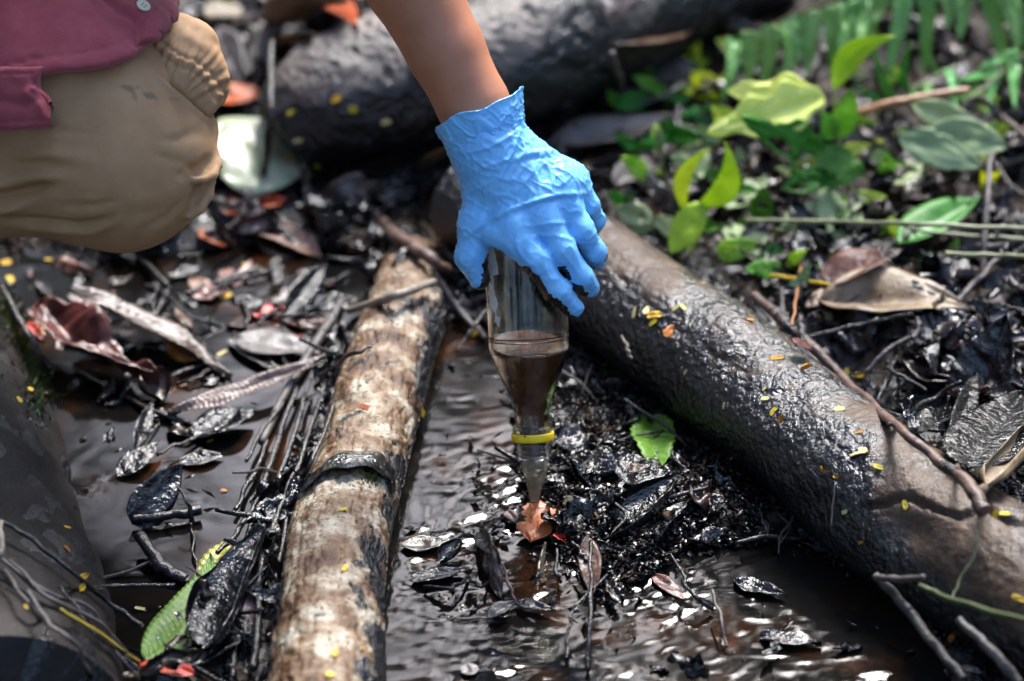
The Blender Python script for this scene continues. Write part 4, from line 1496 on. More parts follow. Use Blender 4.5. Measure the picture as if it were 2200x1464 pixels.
def basis(b, t, up=(0, 0, 1), twist=0.0):
    b, t = np.asarray(b, float), np.asarray(t, float)
    X = (t - b) / np.linalg.norm(t - b)
    U = np.asarray(up, float)
    U = U - X * (U @ X)
    if np.linalg.norm(U) < 1e-3:
        U = np.array([1.0, 0, 0]) - X * X[0]
    U /= np.linalg.norm(U)
    Yv = np.cross(U, X)
    c, s = math.cos(twist), math.sin(twist)
    return X, Yv * c + U * s, U * c - Yv * s


def leaf_world(b, t, W, up=(0, 0, 1), twist=0.0, **kw):
    L = float(np.linalg.norm(np.asarray(t) - np.asarray(b)))
    V, Fq = leaf_data(L, W, **kw)
    if kw.get('curl'):
        ch = V[:, 0].max() - V[:, 0].min()
        V[:, 0] *= L / max(ch, 1e-4)
    X, Y, Z = basis(b, t, up, twist)
    return np.asarray(b) + V[:, :1] * X + V[:, 1:2] * Y + V[:, 2:3] * Z, Fq


_sd = [100]


def leaf(b, t, wpx, mat, label, name='leaf', cat='leaf', group=None, lift=(0.006, 0.006), twist=0.0, Y=None, **kw):
    """a leaf lying between two photo positions on whatever is there; width in photo pixels"""
    if Y is None:
        p0, n0, s0 = hit(*b)
        p1, n1, s1 = hit(*t)
        p0 = p0 + np.array([0, 0, lift[0]])
        p1 = p1 + np.array([0, 0, lift[1]])
    else:
        p0, p1 = PY(b[0], b[1], Y), PY(t[0], t[1], Y)
        p0[2] += 0
    w = wpx / FPX * to_px((p0 + p1) / 2)[2]
    if Y is None:
        th_ = math.atan2(t[1] - b[1], t[0] - b[0])
        w *= min(1.7, 1 / math.hypot(math.sin(th_), 0.55 * math.cos(th_)))     # lying flat, seen at a slant
    _sd[0] += 1
    kw.setdefault('seed', _sd[0])
    V, Fq = leaf_world(p0, p1, w, twist=twist, **kw)
    return solo(name, V, Fq, MAT[mat], label, cat, group)


def stick(pts, rpx, mat, label, name='twig', cat='twig', group=None, lift=0.004, nu=40, nv=8, rough=0.2, seg=None, kink=0.0):
    """a stick through photo positions; a third value is height above what lies there"""
    P = []
    for p in pts:
        h_ = hit(p[0], p[1])[0] + np.array([0, 0, lift])
        if len(p) > 2:
            # raise along the ray so it still shows at the same place
            r = ray(p[0], p[1])
            h_ = CAM + r * ((h_[2] + p[2] - CAMH) / r[2])
        P.append(h_)
    P = np.array(P)
    d = to_px(P.mean(0))[2]
    r0_ = (max(rpx) if isinstance(rpx, (list, tuple)) else rpx) / FPX * d
    P = catmull(P, max(8, 3 * len(P)))
    P[1:-1] += np.array([[random.gauss(0, 1), random.gauss(0, 1), random.gauss(0, 0.35)] for _ in range(len(P) - 2)]) * min(r0_ * 0.55, 0.0008)
    rr = [r / FPX * d for r in (rpx if isinstance(rpx, (list, tuple)) else [rpx, rpx])]
    _sd[0] += 1
    V, Fq = tube_data(P, rr, nu, nv, rough=rough, rscale=150, seed=_sd[0])
    return solo(name, V, Fq, MAT[mat], label, cat, group)


# --- named dead leaves (blurred ones behind first)
leaf((462, 402), (680, 392), 150, 'leaf_palegreen', 'large pale green mottled leaf floating behind the knee', kind='wide', fold=0.05, wave=0.08, lift=(0.034, 0.03), twist=0.25)
leaf((540, 330), (690, 408), 70, 'leaf_olive', 'olive yellow leaf edge behind the pale green mottled leaf', kind='lance', fold=0.1, lift=(0.026, 0.024))
leaf((455, 262), (560, 238), 62, 'leaf_orange', 'orange red leaf behind the trouser pocket', kind='oval', fold=0.3, lift=(0.02, 0.02))
leaf((455, 296), (545, 285), 40, 'leaf_red', 'dark red leaf under the orange red leaf behind the pocket', kind='oval', lift=(0.008, 0.008))
leaf((470, 462), (622, 434), 44, 'leaf_orange', 'long orange leaf below the pale green mottled leaf', kind='strap', fold=0.2, lift=(0.004, 0.004))
leaf((520, 500), (692, 556), 46, 'leaf_salmon', 'curved salmon leaf half sunk in the upper pool', kind='strap', bend=0.12, fold=0.3, lift=(0.004, 0.002))
leaf((425, 500), (505, 528), 48, 'leaf_orange', 'short orange leaf beside the curved salmon leaf', kind='oval', lift=(0.002, 0.002))
leaf((415, 600), (450, 640), 40, 'leaf_salmon', 'salmon leaf scrap sunk below the curved salmon leaf', kind='oval', lift=(0.001, 0.001))
leaf((440, 86), (530, 82), 40, 'leaf_tan', 'pale beige leaf behind the cargo pocket', kind='strap', lift=(0.03, 0.03))
leaf((470, 115), (525, 230), 70, 'leaf_grey', 'bleached grey leaf standing behind the pocket', kind='lance', lift=(0.03, 0.02), twist=0.5)
leaf((535, 215), (590, 90), 60, 'leaf_grey', 'grey upright leaf left of the curled brown leaf', kind='lance', lift=(0.01, 0.04), twist=-0.4)
leaf((596, 95), (745, 60), 105, 'leaf_tan', 'curled tan leaf with a dark hollow on the far log', kind='oval', roll=2.3, lift=(0.02, 0.03))
leaf((605, 130), (668, 95), 60, 'leaf_tan', 'pale tan leaf scrap below the curled leaf', kind='oval', lift=(0.012, 0.012))
leaf((690, 30), (770, 75), 55, 'leaf_orange', 'rusty leaf beside the curled tan leaf', kind='lance', lift=(0.02, 0.01))
leaf((905, 382), (990, 340), 34, 'leaf_tan', 'amber brown leaf at the left of the glove cuff', kind='lance', lift=(0.01, 0.02))
leaf((950, 330), (1000, 300), 30, 'leaf_grey', 'small bleached leaf under the glove cuff', kind='oval', lift=(0.01, 0.01))
leaf((1300, 75), (1395, 40), 105, 'leaf_grey', 'pinkish grey curled leaf at the top centre', kind='wide', fold=0.5, curl=1.2, lift=(0.02, 0.04))
leaf((1310, 110), (1500, 80), 60, 'leaf_red', 'dark red leaf under the pinkish curled leaf', kind='lance', lift=(0.008, 0.008))
leaf((1175, 345), (1440, 285), 70, 'leaf_grey', 'long curled silver grey leaf right of the glove cuff', kind='lance', fold=0.5, bend=-0.12, lift=(0.016, 0.02))
leaf((1290, 250), (1500, 180), 110, 'leaf_grey', 'broad grey leaf above the long silver grey leaf', kind='oval', fold=0.2, lift=(0.016, 0.02))
leaf((1180, 250), (1245, 228), 28, 'leaf_grey', 'small white grey leaf scrap beside the broad grey leaf', kind='oval', lift=(0.012, 0.012))
leaf((1320, 420), (1420, 370), 52, 'leaf_grey', 'folded grey leaf below the long silver grey leaf', kind='oval', fold=0.5, lift=(0.012, 0.012))
leaf((1240, 345), (1330, 350), 55, 'leaf_brown', 'brown leaf under the long silver grey leaf', kind='oval', lift=(0.006, 0.006))

# --- left pool
bigA = leaf((88, 712), (345, 850), 96, 'leaf_red', 'corrugated red brown half of a big folded leaf in the left pool', kind='lance', fold=0.55, ribs=13, ribamp=0.0013, wave=0.3, ragged=0.3, bend=-0.08, lift=(0.03, 0.012), nu=60, nv=15)
leaf((150, 706), (500, 815), 70, 'leaf_pinkbrown', 'corrugated pinkish brown leaf rising behind the red brown one', kind='lance', fold=0.25, ribs=19, ribamp=0.0011, wave=0.25, ragged=0.3, bend=0.07, lift=(0.038, 0.004), twist=-0.35, nu=80, nv=15)
leaf((360, 905), (715, 795), 30, 'leaf_pinkbrown', 'narrow ribbed pinkish leaf edge lying against the stalks', kind='lance', fold=0.5, ribs=34, ribamp=0.0009, bend=-0.05, wave=0.25, lift=(0.006, 0.02), nu=110, nv=11)
leaf((320, 830), (352, 870), 70, 'leaf_brown', 'dark brown curled leaf end below the red brown leaf', kind='oval', roll=1.2, lift=(0.016, 0.004))
leaf((505, 745), (690, 768), 62, 'leaf_grey', 'violet grey leaf lying flat left of the pale log', kind='lance', fold=0.1, lift=(0.008, 0.006))
leaf((490, 735), (610, 815), 30, 'leaf_oil', 'black leaf blade crossing under the violet grey leaf', kind='lance', fold=0.4, lift=(0.004, 0.003))
leaf((330, 690), (362, 590), 44, 'leaf_oil', 'upright black leaf standing in the upper pool', kind='lance', fold=0.5, lift=(0.0, 0.004), twist=0.9)
leaf((610, 690), (705, 600), 40, 'leaf_oil', 'glinting black leaf upright by the grey pool', kind='lance', fold=0.7, lift=(0.004, 0.02), twist=0.5)
leaf((690, 540), (740, 470), 46, 'leaf_oil', 'black curled leaf with white glints before the far log', kind='oval', roll=1.4, lift=(0.004, 0.02))
leaf((255, 1030), (345, 968), 46, 'leaf_oil', 'pointed black leaf lying flat on the left pool', kind='lance', fold=0.15, lift=(0.003, 0.012))
leaf((385, 1000), (480, 985), 30, 'leaf_oil', 'black leaf floating right of the pointed one', kind='oval', lift=(0.002, 0.004))
leaf((290, 975), (330, 880), 40, 'leaf_oil', 'black leaf stub under the red brown leaf', kind='lance', lift=(0.002, 0.01), twist=0.8)
leaf((415, 945), (545, 905), 60, 'leaf_oil', 'black leaf with orange speck left of the stalks', kind='oval', fold=0.3, lift=(0.004, 0.01))
leaf((430, 960), (520, 900), 36, 'leaf_oil', 'narrow black leaf beside the black leaf near the stalks', kind='lance', lift=(0.012, 0.012))
leaf((285, 1136), (395, 1062), 66, 'leaf_oil', 'broad black leaf standing over its reflection in the left pool', kind='wide', fold=0.2, lift=(0.004, 0.03), twist=0.9)
stick([(286, 1132), (360, 1126), (432, 1112)], [9, 10, 12], 'twig_black', 'short black stub of wood floating in the left pool', lift=0.008)
stick([(300, 1150, 0.01), (345, 1215, 0.004), (400, 1255)], [13, 16, 12], 'twig_black', 'black shape standing for the dark reflection below the floating stub', lift=0.004)  # solid black form in place of the stub's mirror image
stick([(376, 1035, 0.03), (402, 1080, 0.02), (412, 1120, 0.004)], [2, 4, 6], 'twig_black', 'thin black thorn upright on the floating stub')
stick([(412, 1130), (418, 1190), (424, 1245)], [3, 3, 4], 'twig_black', 'thin black sprig below the floating stub')
big = leaf((440, 1425), (575, 1210), 100, 'leaf_oil', 'big jet black leaf with a curling edge beside the green leaf', kind='wide', fold=0.35, roll=0.7, wave=0.2, lift=(0.014, 0.034), twist=-0.15, nu=40, nv=15, bend=0.06)
leaf((430, 1440), (560, 1330), 70, 'leaf_oil', 'black crumpled leaf under the big jet black leaf', kind='oval', fold=0.4, wave=0.3, lift=(0.004, 0.012))
leaf((312, 1446), (452, 1205), 118, 'green_wet', 'corrugated green leaf half sunk at the lower left', kind='lance', fold=0.12, ribs=22, ribamp=0.0016, bend=-0.1, lift=(0.012, 0.006), nu=150, nv=17, twist=0.15)
leaf((428, 1275), (492, 1165), 56, 'leaf_olive', 'dull olive ribbed leaf tip behind the green leaf', kind='oval', ribs=9, ribamp=0.0014, fold=0.2, lift=(0.003, 0.004), nu=60)
leaf((300, 1452), (420, 1475), 40, 'leaf_orange', 'orange brown leaf at the bottom edge under the green leaf', kind='oval', lift=(0.012, 0.012))
leaf((525, 1380), (560, 1300), 34, 'leaf_pinkbrown', 'wet pinkish bark scrap beside the pale log', kind='strap', lift=(0.012, 0.02))
# black stalks lying beside the pale log
for k, (pts, r_) in enumerate((([(735, 655), (690, 740), (628, 835), (562, 965)], [7, 11, 10, 8]), ([(640, 850), (600, 960), (560, 1080), (530, 1180)], [5, 8, 7, 6]),
                               ([(668, 840), (632, 960), (590, 1090), (548, 1230)], [5, 7, 8, 6]), ([(700, 850), (655, 985), (610, 1110), (565, 1250)], [4, 6, 7, 7]),
                               ([(575, 960), (545, 1030), (505, 1110)], [5, 7, 5]), ([(720, 880), (670, 1010), (628, 1090), (585, 1300)], [4, 5, 7, 6]),
                               ([(560, 1090), (520, 1160), (468, 1215)], [5, 7, 5]), ([(600, 1130), (570, 1230), (552, 1400), (545, 1470)], [6, 8, 9, 8]),
                               ([(545, 1180), (520, 1300), (500, 1470)], [5, 6, 6]), ([(610, 880), (570, 940), (530, 1010)], [4, 6, 4]))):
    stick(pts, r_, 'twig_grey' if k == 0 else 'twig_black',
          'thick grey brown stalk crossing the black ones beside the pale log' if k == 0 else 'oil black stalk in the bundle along the left flank of the pale log',
          'stalk', 'stalk', None if k == 0 else 'black stalks beside the pale log', lift=0.006 + 0.003 * (k % 4))
# roots and stems over the smooth trunk
stick([(0, 1120, 0.01), (80, 1168, 0.008), (165, 1238, 0.008), (235, 1295, 0.012), (305, 1345, 0.01)], [5, 6, 5, 6, 6], 'twig_black', 'long thin black stem running down across the smooth trunk', nu=60)
stick([(128, 1262, 0.008), (230, 1262, 0.014), (375, 1258, 0.01)], [4, 5, 5], 'twig_black', 'straight black twig lying level over the trunk edge', nu=50)
for k, pts in enumerate((([(-10, 1185), (60, 1255), (150, 1310), (230, 1375), (300, 1462)]), ([(0, 1200), (90, 1265), (180, 1300), (240, 1365), (292, 1440)]), ([(10, 1225), (75, 1310), (130, 1400), (215, 1480)]),
                         ([(20, 1205), (110, 1290), (200, 1330), (280, 1410)]), ([(60, 1270), (105, 1340), (160, 1385), (200, 1470)]))):
    stick([(x, y, 0.004 + 0.003 * k) for x, y in pts], [4, 5, 4, 4], 'twig_grey', 'grey fibrous root in the tangle over the smooth trunk', 'root', 'root', 'grey roots over the smooth trunk', nu=60)
for k, pts in enumerate((([(130, 1260), (190, 1330), (250, 1400), (300, 1440)]), ([(120, 1290), (215, 1370), (300, 1420)]))):
    stick([(x, y, 0.012) for x, y in pts], [3, 4, 4], 'twig_black', 'wet black root in the tangle over the smooth trunk', 'root', 'root', 'black roots over the smooth trunk', nu=50)
stick([(130, 1308, 0.016), (200, 1352, 0.016), (300, 1422, 0.012)], [2.5, 3, 3], 'stem_yellow', 'thin yellow stalk among the grey roots', 'stalk', 'stalk')
stick([(0, 612, 0.01), (45, 690, 0.012), (85, 760, 0.008), (112, 800)], [6, 8, 8, 6], 'twig_black', 'black stick leaning along the upper edge of the smooth trunk')
stick([(-15, 1210, 0.01), (2, 1180, 0.02), (3, 1120, 0.03)], [9, 7, 5], 'twig_pale', 'cream twig end at the left edge of the picture')

# --- sticks around the far end of the pale log
stick([(815, 480), (870, 520, 0.01), (930, 560, 0.012), (985, 612)], [13, 16, 13, 9], 'twig_brown', 'thick brown stick sloping down to the far end of the pale log')
stick([(905, 490), (960, 540, 0.01), (1010, 600)], [9, 10, 8], 'twig_brown', 'brown stick just behind the thumb')
stick([(748, 668, 0.01), (840, 638, 0.008), (932, 606, 0.012)], [8, 10, 9], 'twig_pale', 'pale dry stick lying across the pale log', nu=50)
stick([(926, 575, 0.01), (980, 660, 0.006), (1042, 735)], [6, 7, 6], 'twig_grey', 'grey twig slanting down from the thumb to the stream')
stick([(1010, 645), (1035, 680), (1056, 705)], [7, 8, 7], 'twig_grey', 'short grey twig left of the bottle')
stick([(700, 562), (790, 560, 0.004), (890, 552)], [5, 6, 5], 'twig_black', 'thin black twig level behind the pale log')
stick([(400, 640), (470, 615), (560, 585)], [6, 8, 5], 'twig_black', 'black twig edge floating in the upper pool')
stick([(300, 560), (345, 600, 0.01), (370, 640)], [8, 7, 4], 'twig_black', 'black stick rising from the pool under the knee')
stick([(440, 420), (405, 460, 0.01)], [6, 8], 'twig_grey', 'grey stick just right of the knee')
stick([(560, 420), (580, 250, 0.05), (585, 90, 0.09)], [9, 10, 8], 'twig_black', 'dark upright stick before the far log')
stick([(690, 805, 0.03), (760, 760, 0.03), (800, 745, 0.03)], [4, 6, 3], 'twig_brown', 'small bark splinter on the pale log')

# --- the black bark flap wrapped over the pale log
tp = [hit(*p)[0] for p in ((648, 1058), (700, 1002), (760, 984), (815, 990), (845, 1018), (852, 1055))]
dpt = [np.array(p) for p in tp]
axn = (np.array(axc[3]) - np.array(axc[2]))
axn /= np.linalg.norm(axn)
crv = catmull(np.array(dpt), 60)
rows = []
for s_, lft, sh in ((0, 0.001, 0.004), (0.25, 0.006, 0.002), (0.5, 0.010, -0.004), (0.75, 0.0115, -0.011), (1, 0.010, -0.019)):
    tt_ = np.linspace(0, 1, 60)
    wd = np.sin(tt_ * math.pi) ** 0.5
    up_ = np.array([0, -0.25, 1.0])
    rows.append(crv + axn * (sh * (0.4 + wd) + 0.002 * np.sin(tt_ * 23 + s_ * 2))[:, None] + up_ * (lft * (0.5 + 0.6 * wd))[:, None])
Vf = np.array(rows).reshape(-1, 3)
Fq = grid_faces(5, 60).tolist()
n_ = len(Vf)
Vf = np.vstack([Vf, Vf - np.array([0, -0.0003, 0.0012])])
rim_ = [[j + 1, j, j + n_, j + 1 + n_] for j in range(59)] + [[240 + j, 240 + j + 1, 240 + j + 1 + n_, 240 + j + n_] for j in range(59)]
solo('bark_flap', Vf, Fq + [[i + n_ for i in f[::-1]] for f in Fq] + rim_, MAT['leaf_oil'], 'black wet strip of bark peeling over the pale log', 'bark strip')
for k in range(14):
    p, n, s_ = hit(795 + random.uniform(-14, 14), 1030 + random.uniform(-8, 12))
mv, mf = [], []
for k in range(60):
    p, n, s_ = hit(797 + random.gauss(0, 10), 1030 + random.gauss(0, 6))
    d_ = np.array([random.uniform(-1, 1), random.uniform(-1, 1), random.uniform(0.3, 1.5)])
    d_ /= np.linalg.norm(d_)
    e_ = np.cross(d_, [0.3, 0.8, 0.2])
    e_ /= np.linalg.norm(e_)
    i0 = len(mv)
    mv += [p - e_ * 0.0007, p + e_ * 0.0007, p + d_ * random.uniform(0.003, 0.007)]
    mf.append([i0, i0 + 1, i0 + 2])
solo('moss_tuft', mv, mf, MAT['moss'], 'tiny green moss tuft beside the bark flap on the pale log', 'moss')
mv, mf = [], []
for k in range(700):
    x_, y_ = random.choice(((20, 690), (45, 730), (60, 770), (75, 820), (85, 860), (15, 655)))
    p, n, s_ = hit(x_ + random.gauss(0, 14), y_ + random.gauss(0, 18))
    d_ = np.array([random.uniform(-1, 1), random.uniform(-1, 1), random.uniform(0.1, 1.2)])
    d_ /= np.linalg.norm(d_)
    e_ = np.cross(d_, [0.3, 0.8, 0.2])
    e_ /= np.linalg.norm(e_)
    i0 = len(mv)
    mv += [p - e_ * 0.0011, p + e_ * 0.0011, p + d_ * random.uniform(0.004, 0.010)]
    mf.append([i0, i0 + 1, i0 + 2])
solo('moss', mv, mf, MAT['moss'], 'green moss along the upper edge of the smooth trunk', 'moss', kind='stuff')

# --- under the bottle
def piece(b, t, w, mat, label, **kw):
    kw.setdefault('lift', (0.008, 0.008))
    return leaf(b, t, w, mat, label, **kw)


piece((1162, 1098), (1140, 1178), 78, 'leaf_orange', 'bright orange wet leaf scrap right under the falling stream', kind='strap', fold=0.08, wave=0.14, ragged=0.6, lift=(0.009, 0.006), nu=34, nv=13)
piece((1195, 1165), (1224, 1185), 30, 'leaf_orange', 'small orange leaf scrap right of the bright orange one', kind='tri', lift=(0.01, 0.006))
piece((1088, 1110), (1108, 1135), 26, 'leaf_red', 'rusty leaf scrap left of the bright orange one', kind='oval', lift=(0.006, 0.006))
piece((1185, 1110), (1200, 1140), 16, 'leaf_orange', 'tiny orange fleck above the small orange leaf scrap', kind='oval', lift=(0.01, 0.008))
piece((1398, 915), (1412, 1035), 100, 'green_wet', 'pointed fresh green leaf at the foot of the right log', kind='wide', fold=0.3, ribs=9, ribamp=0.0006, lift=(0.01, 0.008), serr=0.1, nteeth=9, nu=60, nv=13)
piece((1346, 1052), (1396, 1048), 26, 'leaf_red', 'small red brown leaf on the black leaves below the green leaf', kind='tri', lift=(0.02, 0.02))
piece((1290, 1172), (1468, 1066), 62, 'leaf_oil', 'long glossy black leaf lying right of the stream', kind='lance', fold=0.35, roll=0.5, lift=(0.006, 0.025), nu=40, nv=13, wave=0.12)
piece((1330, 1180), (1480, 1100), 60, 'leaf_oil', 'black leaf tucked under the long glossy black leaf', kind='oval', wave=0.3, lift=(0.002, 0.012))
piece((1240, 1010), (1330, 1075), 76, 'leaf_oil', 'cupped black leaf just right of the bottle mouth', kind='oval', fold=0.5, wave=0.3, lift=(0.014, 0.006))
piece((1195, 960), (1262, 985), 60, 'leaf_oil', 'black leaf behind the bottle mouth', kind='oval', wave=0.3, lift=(0.012, 0.012))
piece((1330, 1000), (1420, 1085), 80, 'leaf_oil', 'oil slicked black leaf below the pointed green leaf', kind='oval', wave=0.25, lift=(0.008, 0.012))
piece((1215, 1120), (1300, 1165), 58, 'leaf_oil', 'shiny crumpled black leaf beside the orange scrap', kind='oval', wave=0.5, lift=(0.008, 0.01))
piece((1262, 1200), (1272, 1292), 50, 'leaf_red', 'oily red leaf behind the upright black stalk', kind='oval', fold=0.2, lift=(0.022, 0.006))
piece((1030, 1150), (1060, 1245), 36, 'leaf_oil', 'upright black leaf left of the orange scrap', kind='lance', fold=0.6, lift=(0.004, 0.022), twist=0.6)
piece((1050, 1200), (1072, 1290), 44, 'leaf_brown', 'dark brown crumpled leaf left of the splash', kind='oval', wave=0.4, lift=(0.016, 0.004), twist=0.5)
piece((862, 1180), (975, 1168), 36, 'leaf_brown', 'brown leaf sunk at the edge of the pale log', kind='lance', lift=(0.003, 0.003))
piece((945, 1218), (992, 1180), 36, 'leaf_oil', 'small black cupped leaf in the stream', kind='oval', roll=1.3, lift=(0.004, 0.010))
piece((880, 1255), (1010, 1230), 30, 'leaf_oil', 'flat black leaf in the stream beside the pale log', kind='lance', lift=(0.004, 0.004))
piece((1050, 1338), (1108, 1310), 26, 'leaf_grey', 'silver wet leaf curled on the dark stream', kind='lance', fold=0.5, lift=(0.004, 0.008))
piece((1105, 1305), (1195, 1325), 20, 'leaf_oil', 'thin black leaf beside the silver wet leaf', kind='lance', fold=0.5, lift=(0.004, 0.006))
piece((990, 1448), (1030, 1440), 26, 'leaf_grey', 'grey leaf scrap floating at the bottom of the stream', kind='oval', lift=(0.002, 0.002))
piece((1575, 1252), (1690, 1290), 32, 'leaf_oil', 'silvery wet leaf floating in the dark pool under the right log', kind='lance', fold=0.2, lift=(0.002, 0.004), wave=0.2)
piece((1632, 1372), (1765, 1392), 34, 'leaf_oil', 'glinting dead leaf on the dark pool near the bottom', kind='lance', fold=0.3, lift=(0.003, 0.004), wave=0.2)
piece((1450, 1165), (1560, 1155), 40, 'leaf_oil', 'wet black leaf heap edge below the long glossy leaf', kind='oval', wave=0.5, lift=(0.004, 0.008))
piece((1480, 1085), (1540, 1105), 46, 'leaf_brown', 'brown crumpled scrap at the foot of the right log', kind='oval', wave=0.5, lift=(0.012, 0.008))
piece((1400, 1235), (1470, 1290), 30, 'leaf_red', 'rusty sunk leaf left of the thin slanting stick', kind='oval', lift=(0.001, 0.001))
stick([(1270, 1162, 0.03), (1268, 1250, 0.03), (1266, 1340, 0.02), (1263, 1450)], [4, 5, 5, 6], 'twig_black', 'upright glinting black stalk in front of the oily red leaf', 'stalk', 'stalk', nu=60)
stick([(1305, 1235, 0.02), (1240, 1300, 0.02), (1222, 1345, 0.012), (1216, 1425)], [3, 4, 4, 5], 'twig_black', 'bent black stalk left of the upright glinting one', 'stalk', 'stalk', nu=60)
stick([(1080, 1215, 0.012), (1095, 1260, 0.01), (1110, 1305)], [3, 4, 3], 'twig_brown', 'thin red brown twig in the stream below the orange scrap')
stick([(910, 1270), (970, 1262, 0.006), (1005, 1245)], [4, 5, 4], 'twig_black', 'forked black twig in the stream left of the splash')
stick([(1010, 1245, 0.004), (1030, 1262, 0.006), (1048, 1258)], [4, 4, 3], 'twig_black', 'short bent black twig right of the forked one')
stick([(1228, 1165, 0.012), (1250, 1190, 0.012), (1265, 1205, 0.01)], [4, 5, 4], 'twig_black', 'short black twig under the small orange scrap')
stick([(1196, 1180, 0.01), (1195, 1230, 0.01), (1205, 1260)], [4, 5, 4], 'twig_black', 'wet black stalk just right of the splash', 'stalk', 'stalk')
stick([(1440, 1190, 0.02), (1468, 1240, 0.018), (1490, 1280, 0.012), (1530, 1318)], [3, 4, 5, 6], 'twig_black', 'thin slanting stick in the dark pool right of the stalks', nu=50)
stick([(1530, 1268, 0.015), (1548, 1330, 0.012), (1562, 1398)], [4, 4, 3], 'twig_grey', 'small grey twig upright in the dark pool')
stick([(1335, 722, 0.006), (1346, 745, 0.006), (1358, 770, 0.006)], [3, 4, 3], 'twig_pale', 'tiny pale splinter stuck to the oily flank of the right log')
stick([(1250, 960), (1300, 962, 0.004), (1340, 968)], [4, 4, 4], 'twig_black', 'black twig level behind the stream mouth')

# --- lower right, close and blurred
stick([(1880, 1235, 0.03), (1950, 1310, 0.03), (2005, 1380, 0.025), (2070, 1460, 0.01)], [9, 12, 12, 10], 'twig_grey', 'grey branch leaning out of the pool at the lower right', 'branch', 'branch', nu=60)
stick([(1880, 1240, 0.03), (1930, 1245, 0.035), (1985, 1240, 0.04)], [7, 8, 6], 'twig_grey', 'short wet side shoot of the grey branch')
stick([(1975, 1258, 0.045), (2050, 1290, 0.045), (2210, 1335, 0.045)], [6, 7, 7], 'stem_dark', 'dull green vine crossing the right log at the lower right', 'vine', 'vine', nu=50)
stick([(2060, 1330, 0.03), (2120, 1390, 0.03), (2190, 1470, 0.03)], [9, 11, 13], 'twig_grey', 'wet grey branch at the lower right corner', 'branch', 'branch')
stick([(2098, 1140, 0.02), (2095, 1190, 0.012), (2065, 1240, 0.012), (2045, 1290, 0.02)], [3, 3, 3, 3], 'stem_green', 'thin green stalk hanging over the right log', 'stalk', 'stalk', nu=50)
stick([(1795, 1040, 0.004), (1790, 1080, 0.004), (1786, 1130, 0.004)], [1.6, 1.6, 1.4], 'twig_pale', 'fine thread hanging down the oily flank of the right log', 'fibre', 'fibre')

MARKS = [('the bottle mouth', 1147, 985), ('the bright orange scrap', 1140, 1130), ('the fresh green leaf', 1410, 975), ('the gloved fingertips', 1250, 660), ('the tan dry leaf', 1950, 690),
         ('the straight black stick', 1990, 868), ('the bark flap', 760, 1000), ('the ribbed green leaf', 370, 1340), ('the jet black leaf', 500, 1290), ('the floating black stub', 360, 1125),
         ('the red brown leaf', 230, 790), ('the violet grey leaf', 600, 760), ('the pale stick', 840, 638), ('the mottled leaf', 560, 390), ('the glove cuff', 1040, 250), ('the knee', 250, 480),
         ('the lime seedling', 1490, 450), ('the torn leaves', 1700, 510), ('the brown branch fork', 2110, 1070), ('the lower right vine', 2080, 1300), ('the bark ledge', 2000, 1090),
         ('the grey roots', 150, 1330), ('the moss', 50, 760), ('the far log', 760, 200), ('the black stalks', 600, 1050), ('the silvery leaf', 1630, 1275)]
SURF = {'fallen_log': 'log', 'mud': 'black mud', 'water': 'dark water', 'smooth_trunk': 'smooth trunk'}
USED = {}


def place_words(px, py):
    best = sorted(((px - x) ** 2 + (py - y) ** 2, n, x, y) for n, x, y in MARKS)[0]
    dx, dy = px - best[2], py - best[3]
    far = math.hypot(dx, dy)
    if abs(dx) > 2.2 * abs(dy):
        rel = 'right of' if dx > 0 else 'left of'
    elif abs(dy) > 2.2 * abs(dx):
        rel = 'below' if dy > 0 else 'above'
    else:
        rel = ('lower ' if dy > 0 else 'upper ') + ('right of' if dx > 0 else 'left of')
    return ('close ' if far < 45 else 'well ' if far > 150 else '') + rel + ' ' + best[1]



# --- right bank
stick([(1620, 635, 0.02), (1680, 690, 0.02), (1745, 745, 0.02), (1830, 830, 0.02), (1930, 918, 0.02), (2010, 985, 0.025), (2085, 1050, 0.03), (2115, 1100, 0.03)],
      [11, 14, 13, 10, 10, 11, 15, 17], 'twig_brown', 'long brown branch lying along the upper side of the right log', 'branch', 'branch', nu=110, nv=12)
stick([(2100, 1056, 0.03), (2150, 1022, 0.035), (2215, 985, 0.04)], [11, 10, 9], 'twig_brown', 'forked end of the brown branch at the right edge', 'branch', 'branch')
stick([(2062, 1030, 0.03), (2046, 960, 0.04), (2030, 905, 0.05), (2038, 850, 0.06)], [6, 5, 5, 3], 'twig_brown', 'thin upright side shoot of the brown branch', 'twig', 'twig')
leaf((2112, 1090), (2230, 1020), 44, 'leaf_tan', 'orange brown curl of bark at the right edge', name='bark_curl', cat='bark strip', kind='strap', roll=1.6, lift=(0.02, 0.05))
stick([(1908, 914, 0.02), (1985, 868, 0.03), (2066, 820, 0.04)], [5, 7, 5], 'twig_black', 'straight black stick pointing up right over the black leaves')
stick([(1735, 725, 0.02), (1850, 698, 0.022), (1960, 675, 0.025)], [5, 6, 5], 'twig_black', 'thin black stick under the big tan leaf')
stick([(1860, 800, 0.01), (1905, 755, 0.015), (1965, 720, 0.02)], [5, 6, 4], 'twig_grey', 'grey stick slanting below the big tan leaf')
stick([(1905, 790, 0.012), (1990, 840, 0.012)], [5, 4], 'twig_black', 'short black twig above the straight black stick')
leaf((1755, 690), (2085, 705), 96, 'leaf_tan', 'big tan dry leaf lying on the right bank', kind='lance', fold=0.25, bend=0.06, lift=(0.02, 0.02), twist=0.1, nu=44, nv=13)
leaf((1730, 690), (1850, 650), 34, 'leaf_tan', 'smaller tan leaf left of the big tan leaf', kind='lance', fold=0.3, lift=(0.014, 0.02))
leaf((1760, 655), (1935, 600), 70, 'leaf_red', 'dark red leaf behind the big tan leaf', kind='lance', fold=0.4, lift=(0.02, 0.03))
